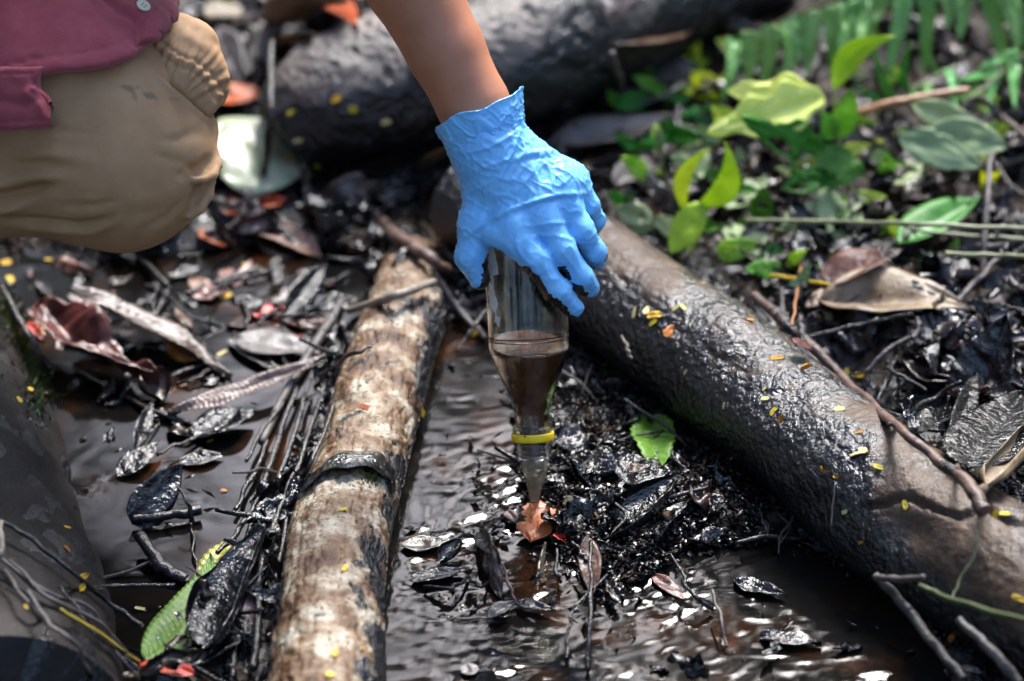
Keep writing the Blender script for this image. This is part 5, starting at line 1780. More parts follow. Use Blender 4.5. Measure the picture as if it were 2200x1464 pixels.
leaf((1700, 765), (1745, 770), 26, 'leaf_red', 'small red leaf wedged between log and brown branch', kind='oval', lift=(0.015, 0.01))
leaf((1800, 760), (1910, 700), 80, 'leaf_oil', 'crumpled black leaf under the thin black stick', kind='oval', wave=0.4, lift=(0.008, 0.008))
leaf((2080, 900), (2180, 790), 120, 'leaf_oil', 'large curled silver black leaf at the right edge', kind='wide', fold=0.5, wave=0.2, curl=1.0, ribs=6, ribamp=0.002, lift=(0.01, 0.03), nu=40, nv=15)
leaf((2075, 1035), (2190, 905), 140, 'leaf_oil', 'broad smooth black leaf right of the brown branch', kind='wide', fold=0.12, wave=0.06, lift=(0.014, 0.03), nu=40, nv=15)
leaf((1950, 770), (2080, 720), 70, 'leaf_oil', 'folded black leaf with white glints below the big tan leaf', kind='oval', fold=0.5, ribs=5, ribamp=0.003, lift=(0.01, 0.02), nu=40)
leaf((1985, 800), (2090, 850), 60, 'leaf_oil', 'black leaf beside the straight black stick', kind='oval', fold=0.3, wave=0.3, lift=(0.01, 0.01))
leaf((1960, 950), (2060, 900), 60, 'leaf_oil', 'glossy black leaf under the upright side shoot', kind='oval', wave=0.3, lift=(0.008, 0.01))
leaf((2040, 985), (2092, 860), 56, 'leaf_oil', 'narrow black leaf upright beside the broad smooth one', kind='lance', fold=0.6, lift=(0.006, 0.03), twist=0.5)
for (b, t, w, m_, lb) in (((1560, 470), (1650, 420), 70, 'green_grey', 'pale green leaf scrap right of the lime seedling'), ((1575, 505), (1640, 610), 80, 'green_grey', 'grey green leaf full of holes above the right log'),
                          ((1760, 500), (1860, 470), 110, 'green_grey', 'grey green torn leaf under the long pale stem'), ((1800, 545), (1850, 500), 50, 'green_grey', 'small grey green leaf half under the torn one'),
                          ((1920, 420), (1985, 385), 60, 'green_grey', 'grey green leaf below the big split leaf')):
    leaf(b, t, w, m_, lb, kind='wide', ragged=0.7, holes=4 if 'holes' in lb else 1, lift=(0.012, 0.02), nu=34, nv=15)
leaf((1930, 565), (2105, 490), 70, 'green_dark', 'dark green wet leaf under the thin stems at the right', kind='lance', fold=0.3, lift=(0.02, 0.035))
leaf((1640, 640), (1690, 560), 44, 'leaf_grey', 'grey leaf scrap above the brown branch end', kind='oval', ragged=0.5, lift=(0.012, 0.012))
stick([(1655, 592, 0.02), (1710, 600, 0.025), (1782, 612, 0.03)], [4, 5, 4], 'stem_yellow', 'thin amber twig above the brown branch')
stick([(1600, 474, 0.04), (1800, 476, 0.045), (2000, 484, 0.05), (2210, 492, 0.05)], [5, 5, 5, 5], 'stem_green', 'long thin pale stem lying level across the right bank', 'stem', 'stem', nu=70)
stick([(2030, 545, 0.04), (2120, 548, 0.04), (2210, 552, 0.04)], [5, 5, 5], 'stem_green', 'shorter pale stem below the long one at the right edge', 'stem', 'stem')
stick([(1930, 480, 0.03), (2000, 500, 0.03), (2205, 515, 0.03)], [4, 4, 4], 'stem_green', 'thin forking stem under the long pale stem', 'stem', 'stem')
stick([(2132, 330, 0.06), (2120, 440, 0.05), (2112, 600, 0.01)], [7, 7, 7], 'twig_grey', 'grey upright stick at the right among the stems')
stick([(2055, 650, 0.01), (2130, 570, 0.02), (2180, 520, 0.02)], [6, 6, 4], 'twig_grey', 'grey stick slanting behind the black leaves at the right')
stick([(1835, 242, 0.05), (1950, 215, 0.055), (2082, 194, 0.06)], [8, 9, 8], 'stem_red', 'reddish knotted stem under the fern', 'stem', 'stem')
stick([(2105, 208, 0.06), (2150, 250, 0.05), (2215, 300, 0.04)], [8, 7, 7], 'twig_brown', 'brown twig at the right edge beside the reddish stem')
stick([(1375, 320, 0.01), (1412, 415)], [9, 9], 'twig_grey', 'grey twig in front of the long silver grey leaf')
stick([(1315, 115, 0.04), (1340, 200, 0.01)], [7, 7], 'twig_grey', 'grey twig leaning under the pinkish curled leaf')
stick([(1702, 700, 0.05), (1710, 640, 0.04), (1722, 570, 0.03)], [3, 3, 3], 'stem_red', 'thin pinkish stem rising above the brown branch', 'stem', 'stem')
stick([(1683, 700, 0.01), (1680, 620, 0.02)], [4, 4], 'twig_grey', 'grey twig stub beside the thin pinkish stem')
stick([(1722, 735, 0.02), (1720, 680, 0.03)], [6, 5], 'twig_grey', 'short grey stub beside the brown branch')


# --- living plants: a thing each, every leaf and stem a part
def plant(name, label, cat, foot, Y, stems, leaves, group=None):
    root = empty(name, foot, label, cat, group)
    for pts, r_, m_ in stems:
        P = [PY(x, y, Y + (q[0] if q else 0)) for x, y, *q in pts]
        V, Fq = tube_data(P, [k * Y / 2.35 * 0.00038 for k in r_], 26, 8, rough=0.1, seed=_sd[0])
        link('stem', mesh_np('stem', V, Fq), MAT[m_], root)
    for (b, t, w, m_, kw) in leaves:
        kw = dict(kw)
        dy0, dy1 = kw.pop('dy', (0.0, -0.02))
        nm = kw.pop('name', 'leaf')
        p0, p1 = PY(b[0], b[1], Y + dy0), PY(t[0], t[1], Y + dy1)
        _sd[0] += 1
        kw.setdefault('seed', _sd[0])
        V, Fq = leaf_world(p0, p1, w / FPX * to_px(p0)[2], up=kw.pop('up', (0, -0.8, 0.6)), **kw)
        link(nm, mesh_np(nm, V, Fq), MAT[m_], root)
    return root


gf = G(1490, 560, 0.03)
plant('seedling', 'lime green seedling with a looped leaf just above the right log', 'seedling', gf, 2.70,
      [([(1478, 560), (1490, 500), (1500, 450)], [3, 3, 2], 'stem_green')],
      [((1500, 448), (1556, 305), 62, 'green_lime', dict(kind='lance', fold=0.3, bend=-0.22, serr=0.15, nteeth=12, dy=(0, -0.01), nu=50)),
       ((1470, 455), (1530, 318), 40, 'green_lime', dict(kind='lance', fold=0.3, bend=0.2, serr=0.15, nteeth=12, dy=(0, 0.01), nu=50)),
       ((1510, 435), (1440, 545), 76, 'green_lime', dict(kind='oval', fold=0.2, serr=0.15, nteeth=10, dy=(0, -0.03), nu=50)),
       ((1500, 445), (1478, 548), 40, 'green_yellow', dict(kind='lance', fold=0.3, dy=(0, -0.01)))])
plant('sapling', 'young plant with one big lobed pale yellow green leaf and dark eaten leaves', 'plant', G(1800, 420, 0.03), 2.80,
      [([(1830, 430), (1810, 350), (1795, 250), (1790, 190)], [5, 5, 4, 3], 'stem_green'), ([(2000, 480), (1985, 400), (1990, 330), (1998, 285)], [5, 5, 5, 4], 'stem_dark')],
      [((1770, 205), (1520, 285), 120, 'green_yellow', dict(kind='wide', lobes=3, fold=0.15, dy=(0, -0.03), nu=60, nv=15)),
       ((1760, 205), (1560, 195), 90, 'green_yellow', dict(kind='wide', lobes=2, fold=0.1, dy=(0, 0.01), nu=50, nv=13)),
       ((1790, 190), (1925, 78), 62, 'green_lime', dict(kind='lance', fold=0.3, bend=0.16, serr=0.15, nteeth=12, dy=(0, 0.0), nu=50)),
       ((1800, 300), (1830, 190), 58, 'green_mid', dict(kind='oval', fold=0.4, dy=(0, -0.02))),
       ((1790, 300), (1765, 240), 46, 'green_mid', dict(kind='oval', fold=0.4, dy=(0, -0.02))),
       ((1840, 385), (1590, 250), 116, 'green_dark', dict(kind='oval', fold=0.15, ragged=0.45, holes=2, dy=(-0.01, -0.05), nu=50, nv=15)),
       ((1750, 330), (1860, 375), 80, 'green_dark', dict(kind='oval', fold=0.2, ragged=0.4, dy=(-0.02, -0.03), nu=40, nv=13)),
       ((1850, 360), (1680, 405), 70, 'green_dark', dict(kind='oval', fold=0.2, ragged=0.5, holes=2, dy=(-0.01, -0.04), nu=50, nv=15)),
       ((1990, 285), (2165, 315), 92, 'green_grey', dict(kind='oval', fold=0.12, dy=(0, -0.03), twist=-0.2, nu=40, nv=13)),
       ((1960, 222), (2160, 312), 66, 'green_grey', dict(kind='lance', fold=0.12, dy=(0.03, -0.02), nu=40, nv=13)),
       ((1930, 290), (2110, 360), 84, 'green_grey', dict(kind='oval', fold=0.12, ragged=0.3, dy=(-0.01, -0.04), nu=40, nv=13)),
       ((2000, 430), (1988, 380), 16, 'green_dark', dict(kind='lance', dy=(0, 0))),
       ((1900, 325), (1870, 345), 24, 'green_grey', dict(kind='oval', dy=(0, 0)))])
plant('seedling', 'tiny pale green seedling standing behind the brown branch', 'seedling', G(1722, 640, 0.03), 2.58,
      [([(1718, 640), (1722, 600)], [3, 2], 'stem_green')],
      [((1722, 610), (1738, 558), 36, 'green_grey', dict(kind='tri', dy=(0, 0))), ((1722, 605), (1695, 612), 20, 'green_grey', dict(kind='oval', dy=(0, 0)))])
plant('sprout', 'pale green bud on a thin upright stalk behind the lime seedling', 'sprout', G(1420, 420, 0.02), 2.83,
      [([(1424, 410), (1420, 330), (1412, 278)], [5, 5, 7], 'stem_green')],
      [((1412, 300), (1408, 265), 22, 'green_yellow', dict(kind='oval', dy=(0, 0)))])
plant('low_plant', 'small light green leaves low on the ground left of the fern', 'plant', G(1480, 150, 0.02), 3.08,
      [([(1400, 170), (1480, 150), (1580, 120)], [4, 4, 4], 'stem_green')],
      [((1440, 160), (1530, 110), 44, 'green_yellow', dict(kind='oval', dy=(0, 0))), ((1400, 170), (1350, 190), 30, 'green_lime', dict(kind='oval', dy=(0, 0))),
       ((1520, 130), (1600, 150), 50, 'green_mid', dict(kind='oval', dy=(0, 0))), ((1560, 120), (1640, 60), 40, 'green_lime', dict(kind='lance', dy=(0, 0))),
       ((1450, 170), (1490, 200), 26, 'green_grey', dict(kind='oval', dy=(0, 0)))])


def fern(label, Y, rachis, pinnae, foot, mat):
    root = empty('fern', foot, label, 'fern', 'ferns at the top right')
    P = [PY(x, y, Y + dy) for x, y, dy in rachis]
    V, Fq = tube_data(P, [0.0018, 0.0014, 0.001], 40, 8)
    link('frond_stem', mesh_np('frond_stem', V, Fq), MAT['stem_green'], root)
    for (bx, by, tx, ty, w) in pinnae:
        p0 = PY(bx, by, Y + random.uniform(-.01, .01))
        p1 = PY(tx + random.uniform(-16, 16), ty + random.uniform(-18, 22), Y - 0.05 + random.uniform(-.02, .02))
        _sd[0] += 1
        V, Fq = leaf_world(p0, p1, w / FPX * to_px(p0)[2], up=(random.uniform(-0.3, 0.3), -0.8, 0.6), kind='pinna', fold=0.3, serr=0.38, nteeth=11, wave=0.2, curl=random.uniform(-0.7, -0.1), bend=random.uniform(-.05, .05), nu=90, nv=11, seed=_sd[0])
        link('leaflet', mesh_np('leaflet', V, Fq), MAT[mat], root)
    return root


fern('near fern frond with glossy light green leaflets hanging at the top right', 2.98, [(1540, 120, 0.1), (1760, 10, 0.02), (2000, -50, 0), (2260, -90, -0.02)],
     [(1612, 66, 1592, 200, 56), (1660, 50, 1640, 200, 54), (1716, 30, 1724, 150, 52), (1786, 10, 1778, 150, 56), (1842, -5, 1838, 90, 56), (1900, -10, 1870, 80, 54), (1945, -35, 1926, 160, 56), (1992, -45, 1988, 172, 58),
      (2060, -55, 2075, 90, 60), (2105, -60, 2150, 150, 58), (2170, -70, 2215, 110, 60), (1580, 80, 1560, 170, 44), (1690, 45, 1680, 190, 44), (1752, 20, 1752, 140, 46), (1815, 5, 1806, 130, 46), (1870, -8, 1852, 120, 46), (2025, -45, 2040, 60, 48), (2140, -60, 2180, 120, 50)], G(1900, 130, 0.02), 'green_fernlit')
fern('far fern frond in dark green shade behind the glossy one', 3.12, [(1560, 90, 0.06), (1800, 60, 0), (2220, 60, 0)],
     [(1600 + 44 * k, 70 - 8 * (k % 3), 1590 + 44 * k + 24 * ((k % 3) - 1), 165 + 18 * (k % 4), 40) for k in range(14)], G(1800, 100, 0.02), 'green_fern')
fern('low dark fern frond drooping beside the reddish stem', 2.92, [(2230, 90, 0), (2150, 160, -0.02), (2080, 215, -0.05)],
     [(2190, 120, 2120, 130, 34), (2180, 130, 2200, 220, 34), (2150, 155, 2080, 150, 30), (2140, 165, 2150, 240, 30), (2110, 190, 2060, 190, 26), (2210, 110, 2230, 190, 34)], G(2150, 230, 0.02), 'green_fern')
fern('short green fern frond under the glossy leaflets', 2.95, [(1890, 240, 0), (1960, 190, 0), (2060, 140, 0.03)],
     [(1900, 235, 1880, 180, 30), (1920, 215, 1900, 150, 30), (1950, 195, 1935, 130, 30), (1950, 200, 1980, 240, 28), (1985, 180, 2010, 225, 28), (2010, 165, 2000, 100, 30), (2035, 150, 2060, 200, 28)], G(1900, 260, 0.02), 'green_fern')

SEED = []
rp = random.Random(77)
for k in range(62):
    for _ in range(40):
        x_, y_ = rp.uniform(1290, 2190), rp.uniform(90, 600)
        if y_ < 470 + 0.72 * (x_ - 1290) - 60 and y_ < 590 and all(math.hypot(x_ - a, y_ - b) > 48 for a, b in SEED):
            break
    SEED.append((x_, y_))
    g_ = G(x_, y_ + 30, 0.02)
    n_ = rp.choice((2, 3, 3, 4))
    m_ = rp.choice(['green_lime', 'green_yellow', 'green_mid', 'green_dark', 'green_dark', 'green_grey', 'green_grey', 'green_mid'])
    tone = {'green_lime': 'lime green', 'green_yellow': 'yellow green', 'green_mid': 'mid green', 'green_dark': 'dark green', 'green_grey': 'grey green'}[m_]
    lv_ = []
    for j in range(n_):
        a_ = rp.uniform(-0.6, math.pi + 0.6)
        L_ = rp.uniform(40, 105)
        b_ = (x_ + rp.uniform(-6, 6), y_ + rp.uniform(-6, 6))
        lv_.append((b_, (b_[0] + L_ * math.cos(a_), b_[1] - L_ * 0.62 * math.sin(a_)), L_ * rp.uniform(0.36, 0.6), m_,
                    dict(kind=rp.choice(['oval', 'lance', 'wide']), fold=rp.uniform(0.1, 0.4), ragged=rp.choice([0, 0, 0.5]), holes=rp.choice([0, 0, 1]), serr=rp.choice([0, 0.12]), nteeth=12, wave=0.15,
                         dy=(0, rp.uniform(-0.04, 0.03)), nu=36, nv=9)))
    plant('seedling', f"small {tone} seedling of {['', '', 'two', 'three', 'four'][n_]} leaves growing {place_words(x_, y_)}", 'seedling', g_, float(g_[1]),
          [([(x_, y_ + 30), (x_ + rp.uniform(-4, 4), y_ + 12), (x_, y_)], [2.2, 2, 1.6], 'stem_green')], lv_, 'small seedlings on the right bank')

# ------------------------------------------------------------------ yellow leaflets, each one a thing
def leaflet_mesh(style, seed):
    L = 1.0
    kw = dict(kind='strap', fold=0.15, wave=0.12, nu=14, nv=7, th=0.04, seed=seed)
    if style == 'folded':
        kw.update(fold=1.1, curl=1.6)
    elif style == 'bean':
        kw.update(bend=0.14, fold=0.1)
    V, Fq = leaf_data(L, 0.48, **kw)
    V[:, 0] -= 0.5
    return mesh_np('leaflet', V, Fq)


LM = {s: [leaflet_mesh(s, k + 5) for k in range(3)] for s in ('flat', 'folded', 'bean')}
for s_ in LM:
    for me_ in LM[s_]:
        me_.materials.append(MAT['yellow'])
YL = [(1365, 672, 26, 80, 'flat', 'p'), (1390, 668, 25, 60, 'flat', 'p'), (1408, 681, 36, 5, 'bean', 'y'), (1405, 694, 24, 30, 'flat', 'y'), (1440, 712, 36, 40, 'flat', 'a'), (1468, 663, 24, -30, 'flat', 'p'), (1452, 662, 22, 40, 'flat', 'p'),
      (1670, 771, 34, 5, 'flat', 'a'), (1733, 800, 30, -20, 'folded', 'a'), (1644, 836, 13, 40, 'flat', 'p'), (1645, 858, 20, 10, 'flat', 'p'), (1664, 885, 24, 50, 'bean', 'y'), (1681, 905, 22, 60, 'folded', 'a'),
      (1805, 881, 27, 0, 'flat', 'p'), (1847, 931, 18, 0, 'bean', 'a'), (1847, 976, 44, 8, 'bean', 'p'), (1887, 1006, 26, -5, 'flat', 'y'), (1770, 1006, 18, 70, 'folded', 'a'), (1800, 1029, 22, -40, 'folded', 'a'),
      (1574, 986, 14, 70, 'bean', 'y'), (1557, 872, 15, 80, 'flat', 'p'), (1474, 800, 14, 60, 'flat', 'p'), (1852, 1165, 16, 20, 'flat', 'a'), (1945, 1086, 26, 80, 'flat', 'y'), (1816, 1100, 16, 30, 'flat', 'p'), (1462, 559, 15, 20, 'flat', 'y'),
      (1512, 611, 12, 20, 'flat', 'a'), (1612, 690, 20, -30, 'flat', 'a'), (1946, 940, 20, -50, 'flat', 'a'), (2140, 1107, 24, 80, 'flat', 'y'), (2160, 1106, 28, 0, 'flat', 'y'), (2190, 1287, 34, -20, 'flat', 'y'), (2042, 1381, 24, 60, 'folded', 'a'),
      (1847, 808, 32, -10, 'flat', 'y'), (1820, 797, 16, 80, 'flat', 'y'), (1778, 681, 46, 10, 'flat', 'p'), (1892, 671, 34, 8, 'flat', 'y'), (2000, 717, 16, 0, 'flat', 'a'), (2179, 746, 24, 60, 'flat', 'y'), (2155, 950, 38, -50, 'flat', 'p'),
      (1662, 500, 34, -35, 'flat', 'y'), (1810, 745, 22, 70, 'flat', 'y'), (1893, 575, 14, 50, 'flat', 'a'), (1712, 652, 14, 20, 'flat', 'a'), (1805, 575, 30, -70, 'flat', 'p'), (1670, 697, 14, 0, 'flat', 'y'), (2140, 548, 14, 0, 'flat', 'a'),
      (738, 1097, 24, -10, 'flat', 'y'), (741, 1222, 27, 40, 'flat', 'y'), (785, 877, 32, -10, 'flat', 'o'), (905, 888, 28, 80, 'flat', 'y'), (722, 1404, 24, 60, 'flat', 'y'), (709, 1452, 28, 30, 'flat', 'y'), (737, 1180, 12, 0, 'flat', 'a'), (777, 1395, 12, 0, 'flat', 'a'),
      (177, 1250, 32, -10, 'folded', 'y'), (172, 1268, 24, 80, 'folded', 'y'), (302, 1311, 27, 5, 'flat', 'p'), (144, 1135, 18, -30, 'flat', 'y'), (142, 1181, 20, -40, 'bean', 'a'), (57, 1306, 20, -60, 'flat', 'y'), (110, 1448, 26, 5, 'flat', 'y'),
      (554, 1390, 18, -70, 'flat', 'y'), (547, 1410, 22, 80, 'flat', 'p'), (478, 760, 27, 20, 'flat', 'p'), (594, 792, 26, 70, 'flat', 'p'), (487, 638, 28, 10, 'flat', 'y'), (575, 589, 34, 10, 'flat', 'y'), (828, 523, 30, 40, 'flat', 'y'),
      (41, 861, 20, -60, 'flat', 'y'), (64, 838, 20, 0, 'flat', 'y'), (22, 602, 28, -60, 'flat', 'y'), (14, 566, 26, 0, 'flat', 'y'), (105, 560, 18, 0, 'flat', 'y'), (481, 1056, 14, 0, 'flat', 'a'), (634, 1036, 14, 80, 'flat', 'a'), (452, 950, 16, 20, 'flat', 'a'), (90, 708, 18, 10, 'flat', 'y'),
      (723, 214, 27, 20, 'flat', 'y'), (757, 236, 29, 0, 'flat', 'y'), (830, 261, 29, 10, 'flat', 'p'), (608, 294, 29, 40, 'flat', 'y'), (628, 240, 27, 60, 'flat', 'y'), (1247, 278, 34, 5, 'flat', 'y'), (1020, 720, 24, 10, 'flat', 'y'), (640, 302, 22, 10, 'flat', 'p'),
      (700, 45, 30, 0, 'flat', 'y'), (585, 60, 24, 0, 'flat', 'y'), (1165, 445, 18, 0, 'flat', 'y'), (650, 655, 16, 0, 'flat', 'p'), (690, 690, 14, 30, 'flat', 'a'), (2180, 870, 16, 0, 'flat', 'a'), (1960, 560, 14, 0, 'flat', 'y'), (530, 570, 20, 0, 'flat', 'y')]
WORD = {'y': 'yellow', 'p': 'pale yellow', 'a': 'amber', 'o': 'orange'}
YM = {'y': 'yellow', 'p': 'yellow_pale', 'a': 'amber', 'o': 'leaf_orange'}
for k, (x, y, s_, an_, st_, c_) in enumerate(YL):
    p, n, sf = hit(x, y)
    # direction: the photo angle carried onto the surface
    p2 = hit(x + 6 * math.cos(R(an_)), y - 6 * math.sin(R(an_)))[0]
    X = p2 - p
    n = n * 0.75 + np.array([random.uniform(-.35, .35), random.uniform(-.4, 0.2), 0.2])
    n /= np.linalg.norm(n)
    X = X - n * (X @ n)
    X /= np.linalg.norm(X) + 1e-9
    Yv = np.cross(n, X)
    sz = s_ / FPX * to_px(p)[2] * 1.05
    Yv = Yv * random.uniform(0.65, 1.15)
    me_ = LM[st_][k % 3]
    o = bpy.data.objects.new('leaflet', me_)
    COL.objects.link(o)
    q_ = p + n * 0.0012
    o.matrix_world = Matrix([(X[i] * sz, Yv[i] * sz, n[i] * sz, q_[i]) for i in range(3)] + [(0, 0, 0, 1)])
    if c_ != 'y':
        o.material_slots[0].link = 'OBJECT'
        o.material_slots[0].material = MAT[YM[c_]]
    sz_w = 'tiny' if s_ < 17 else 'small' if s_ < 29 else 'larger'
    lb = f"{'' if st_ == 'bean' else sz_w + ' '}{WORD[c_]} {'bean shaped ' if st_ == 'bean' else 'folded ' if st_ == 'folded' else ''}leaflet on the {SURF[sf]}, {place_words(x, y)}"
    tag(o, lb, 'leaflet', 'yellow leaflets scattered over logs and mud')

# ------------------------------------------------------------------ scattered dead leaves and twigs
def visible(px, py):
    return -120 < px < 2320 and -120 < py < 1560


def zone(px, py):
    if px < 560 and py > 560:
        return 'in the left pool'
    if px > 1250 and py < 560 and px > 1430 - 0.2 * py:
        return 'among the plants at the upper right'
    if px > 1250 and py - 470 < 0.8 * (px - 1290) - 120:
        return 'on the bank beyond the oily log'
    if py < 560:
        return 'in the litter around the far log' if px > 420 else 'behind the crouching person'
    if px < 900:
        return 'along the pale log'
    return 'in the oily litter around the stream'


PSHAPE = {}


def proto(kind):
    out = []
    r_ = random.Random({'oil': 1, 'brown': 2, 'grey': 3}[kind])
    PSHAPE[kind] = []
    for k in range(9):
        W_ = r_.uniform(0.28, 0.55)
        sh_, cu_, ro_, ra_ = r_.choice(['oval', 'lance', 'wide', 'lance']), r_.choice([0.01, 0.5, -0.5, 0.9]), r_.choice([0, 0, 0.8, 1.4]), r_.choice([0.2, 0.6, 0.9])
        PSHAPE[kind].append(('narrow ' if sh_ == 'lance' else 'broad ' if sh_ == 'wide' else 'oval ') + ('rolled' if ro_ > 1 else 'cupped' if ro_ > 0 else 'torn' if ra_ > 0.5 else 'bowed' if cu_ > 0.4 else 'flat'))
        V, Fq = leaf_data(1.0, W_, kind=sh_, fold=r_.uniform(0.05, 0.5), curl=cu_, roll=ro_,
                          wave=r_.uniform(0.2, 0.6), ragged=ra_, ribs=r_.choice([0, 0, 8]), ribamp=0.012, nu=20, nv=9, th=0.008, seed=k + 31)
        V[:, 0] -= 0.5
        me_ = mesh_np('dead_leaf', V, Fq)
        me_.materials.append(MAT['leaf_' + kind])
        out.append(me_)
    return out


PR = {k: proto(k) for k in ('oil', 'brown', 'grey')}
WORDS = {'oil': 'oil black', 'brown': 'wet brown', 'grey': 'bleached grey'}
SHAPES = {k: [] for k in PR}
CNT = {'oil': 0, 'brown': 0, 'grey': 0}
CAP = {'oil': 420, 'brown': 330, 'grey': 210}
rs = random.Random(5)
tries = 0
PL = []
while tries < 9000 and any(CNT[k] < CAP[k] for k in CAP):
    tries += 1
    px_, py_ = rs.uniform(-60, 2260), rs.uniform(-90, 1500)
    # even density over the ground rather than over the picture
    if rs.random() > (1 - py_ / 1464 * 0.45):
        continue
    g = G(px_, py_)
    b = drop(g[0], g[1])
    if b is None:
        continue
    z_ = zone(px_, py_)
    sdw = float(pool_sd(np.array([px_]), np.array([py_]))[0])
    if sdw < 10 and not (z_.startswith('in the oily litter') and rs.random() < 0.05):
        continue
    if b[2] in ('fallen_log', 'smooth_trunk') and rs.random() > 0.02:
        continue
    far = py_ < 420
    if z_ == 'in the oily litter around the stream':
        kind = 'oil' if rs.random() < 0.95 else 'brown'
    elif z_ == 'on the bank beyond the oily log':
        kind = rs.choices(['oil', 'brown', 'grey'], [0.68, 0.2, 0.12])[0]
    elif z_ == 'among the plants at the upper right':
        kind = rs.choices(['oil', 'brown', 'grey'], [0.25, 0.34, 0.41])[0]
    elif far:
        kind = rs.choices(['oil', 'brown', 'grey'], [0.4, 0.33, 0.27])[0]
    else:
        kind = rs.choices(['oil', 'brown', 'grey'], [0.75, 0.21, 0.04])[0]
    if CNT[kind] >= CAP[kind]:
        continue
    CNT[kind] += 1
    s_ = rs.uniform(0.015, 0.042) if z_.startswith('in the oily') else rs.uniform(0.025, 0.075)
    i_ = rs.randrange(9)
    n = b[1] * 0.6 + Vector((rs.gauss(0, 0.35), rs.gauss(-0.05, 0.35), 0.6))
    n.normalize()
    rot = n.to_track_quat('Z', 'Y').to_matrix() @ Matrix.Rotation(rs.uniform(0, 6.28), 3, 'Z')
    mw = Matrix.Translation(b[0] + Vector((0, 0, rs.uniform(0.001, 0.012)))) @ (rot * s_).to_4x4()
    inview = 0 < px_ < 2200 and 0 < py_ < 1464
    PL.append((s_ * (1 if inview else 0.3), kind, i_, mw, px_, py_, s_))
PL.sort(key=lambda q: -q[0])
REST = {k: ([], []) for k in PR}
for j, (_, kind, i_, mw, px_, py_, s_) in enumerate(PL):
    if j < 270:
        o = bpy.data.objects.new('dead_leaf', PR[kind][i_])
        COL.objects.link(o)
        o.matrix_world = mw
        size_ = 'long' if s_ > 0.066 else 'mid sized' if s_ > 0.052 else 'small'
        tag(o, f"{size_} {PSHAPE[kind][i_]} {WORDS[kind]} leaf lying {place_words(px_, py_)}", 'leaf', WORDS[kind] + ' dead leaves in the litter')
    else:
        V_, F_ = REST[kind]
        i0 = len(V_)
        V_.extend(tuple(mw @ v.co) for v in PR[kind][i_].vertices)
        F_.extend([i + i0 for i in p_.vertices] for p_ in PR[kind][i_].polygons)
for kind, lab in (('oil', 'mass of small oil black leaves trodden into the mud'), ('brown', 'mass of small wet brown leaves between the larger ones'), ('grey', 'mass of small bleached leaves between the larger ones')):
    if REST[kind][0]:
        solo('leaf_mass', REST[kind][0], REST[kind][1], MAT['leaf_' + kind], lab, 'leaf litter', kind='stuff')

TW = []
for k in range(7):
    r_ = random.Random(k + 60)
    pts = [(x, r_.gauss(0, 0.035), r_.gauss(0, 0.03)) for x in (-0.5, -0.2, 0.1, 0.5)]
    V, Fq = tube_data(pts, [0.02, 0.026, 0.022, 0.012], 22, 6, rough=0.25, rscale=9, seed=k)
    me_ = mesh_np('twig', V, Fq)
    me_.materials.append(MAT['twig_black'])
    TW.append(me_)
n_tw = 0
while n_tw < 230:
    px_, py_ = rs.uniform(-40, 2240), rs.uniform(-80, 1480)
    g = G(px_, py_)
    b = drop(g[0], g[1])
    z_ = zone(px_, py_)
    sdw = float(pool_sd(np.array([px_]), np.array([py_]))[0])
    if b is None or b[2] in ('fallen_log', 'smooth_trunk') or (sdw < 5 and rs.random() > 0.05):
        continue
    if rs.random() > (1 - py_ / 1464 * 0.3):
        continue
    n_tw += 1
    o = bpy.data.objects.new('twig', rs.choice(TW))
    COL.objects.link(o)
    s_ = rs.uniform(0.03, 0.10)
    grey = rs.random() < (0.45 if 'plants' in z_ or 'far' in z_ else 0.2)
    o.matrix_world = Matrix.Translation(b[0] + Vector((0, 0, rs.uniform(0.004, 0.016)))) @ (Matrix.Rotation(rs.uniform(0, 6.28), 3, 'Z') @ Matrix.Rotation(rs.gauss(0, 0.3), 3, 'Y') * s_).to_4x4()
    if grey:
        o.material_slots[0].link = 'OBJECT'
        o.material_slots[0].material = MAT['twig_grey']
    sz_w = 'long' if s_ > 0.075 else 'mid sized' if s_ > 0.05 else 'short'
    tag(o, f"{sz_w} {'grey brown' if grey else 'oil black'} twig lying {place_words(px_, py_)}", 'twig', 'grey twigs in the litter' if grey else 'oil black twigs in the litter')

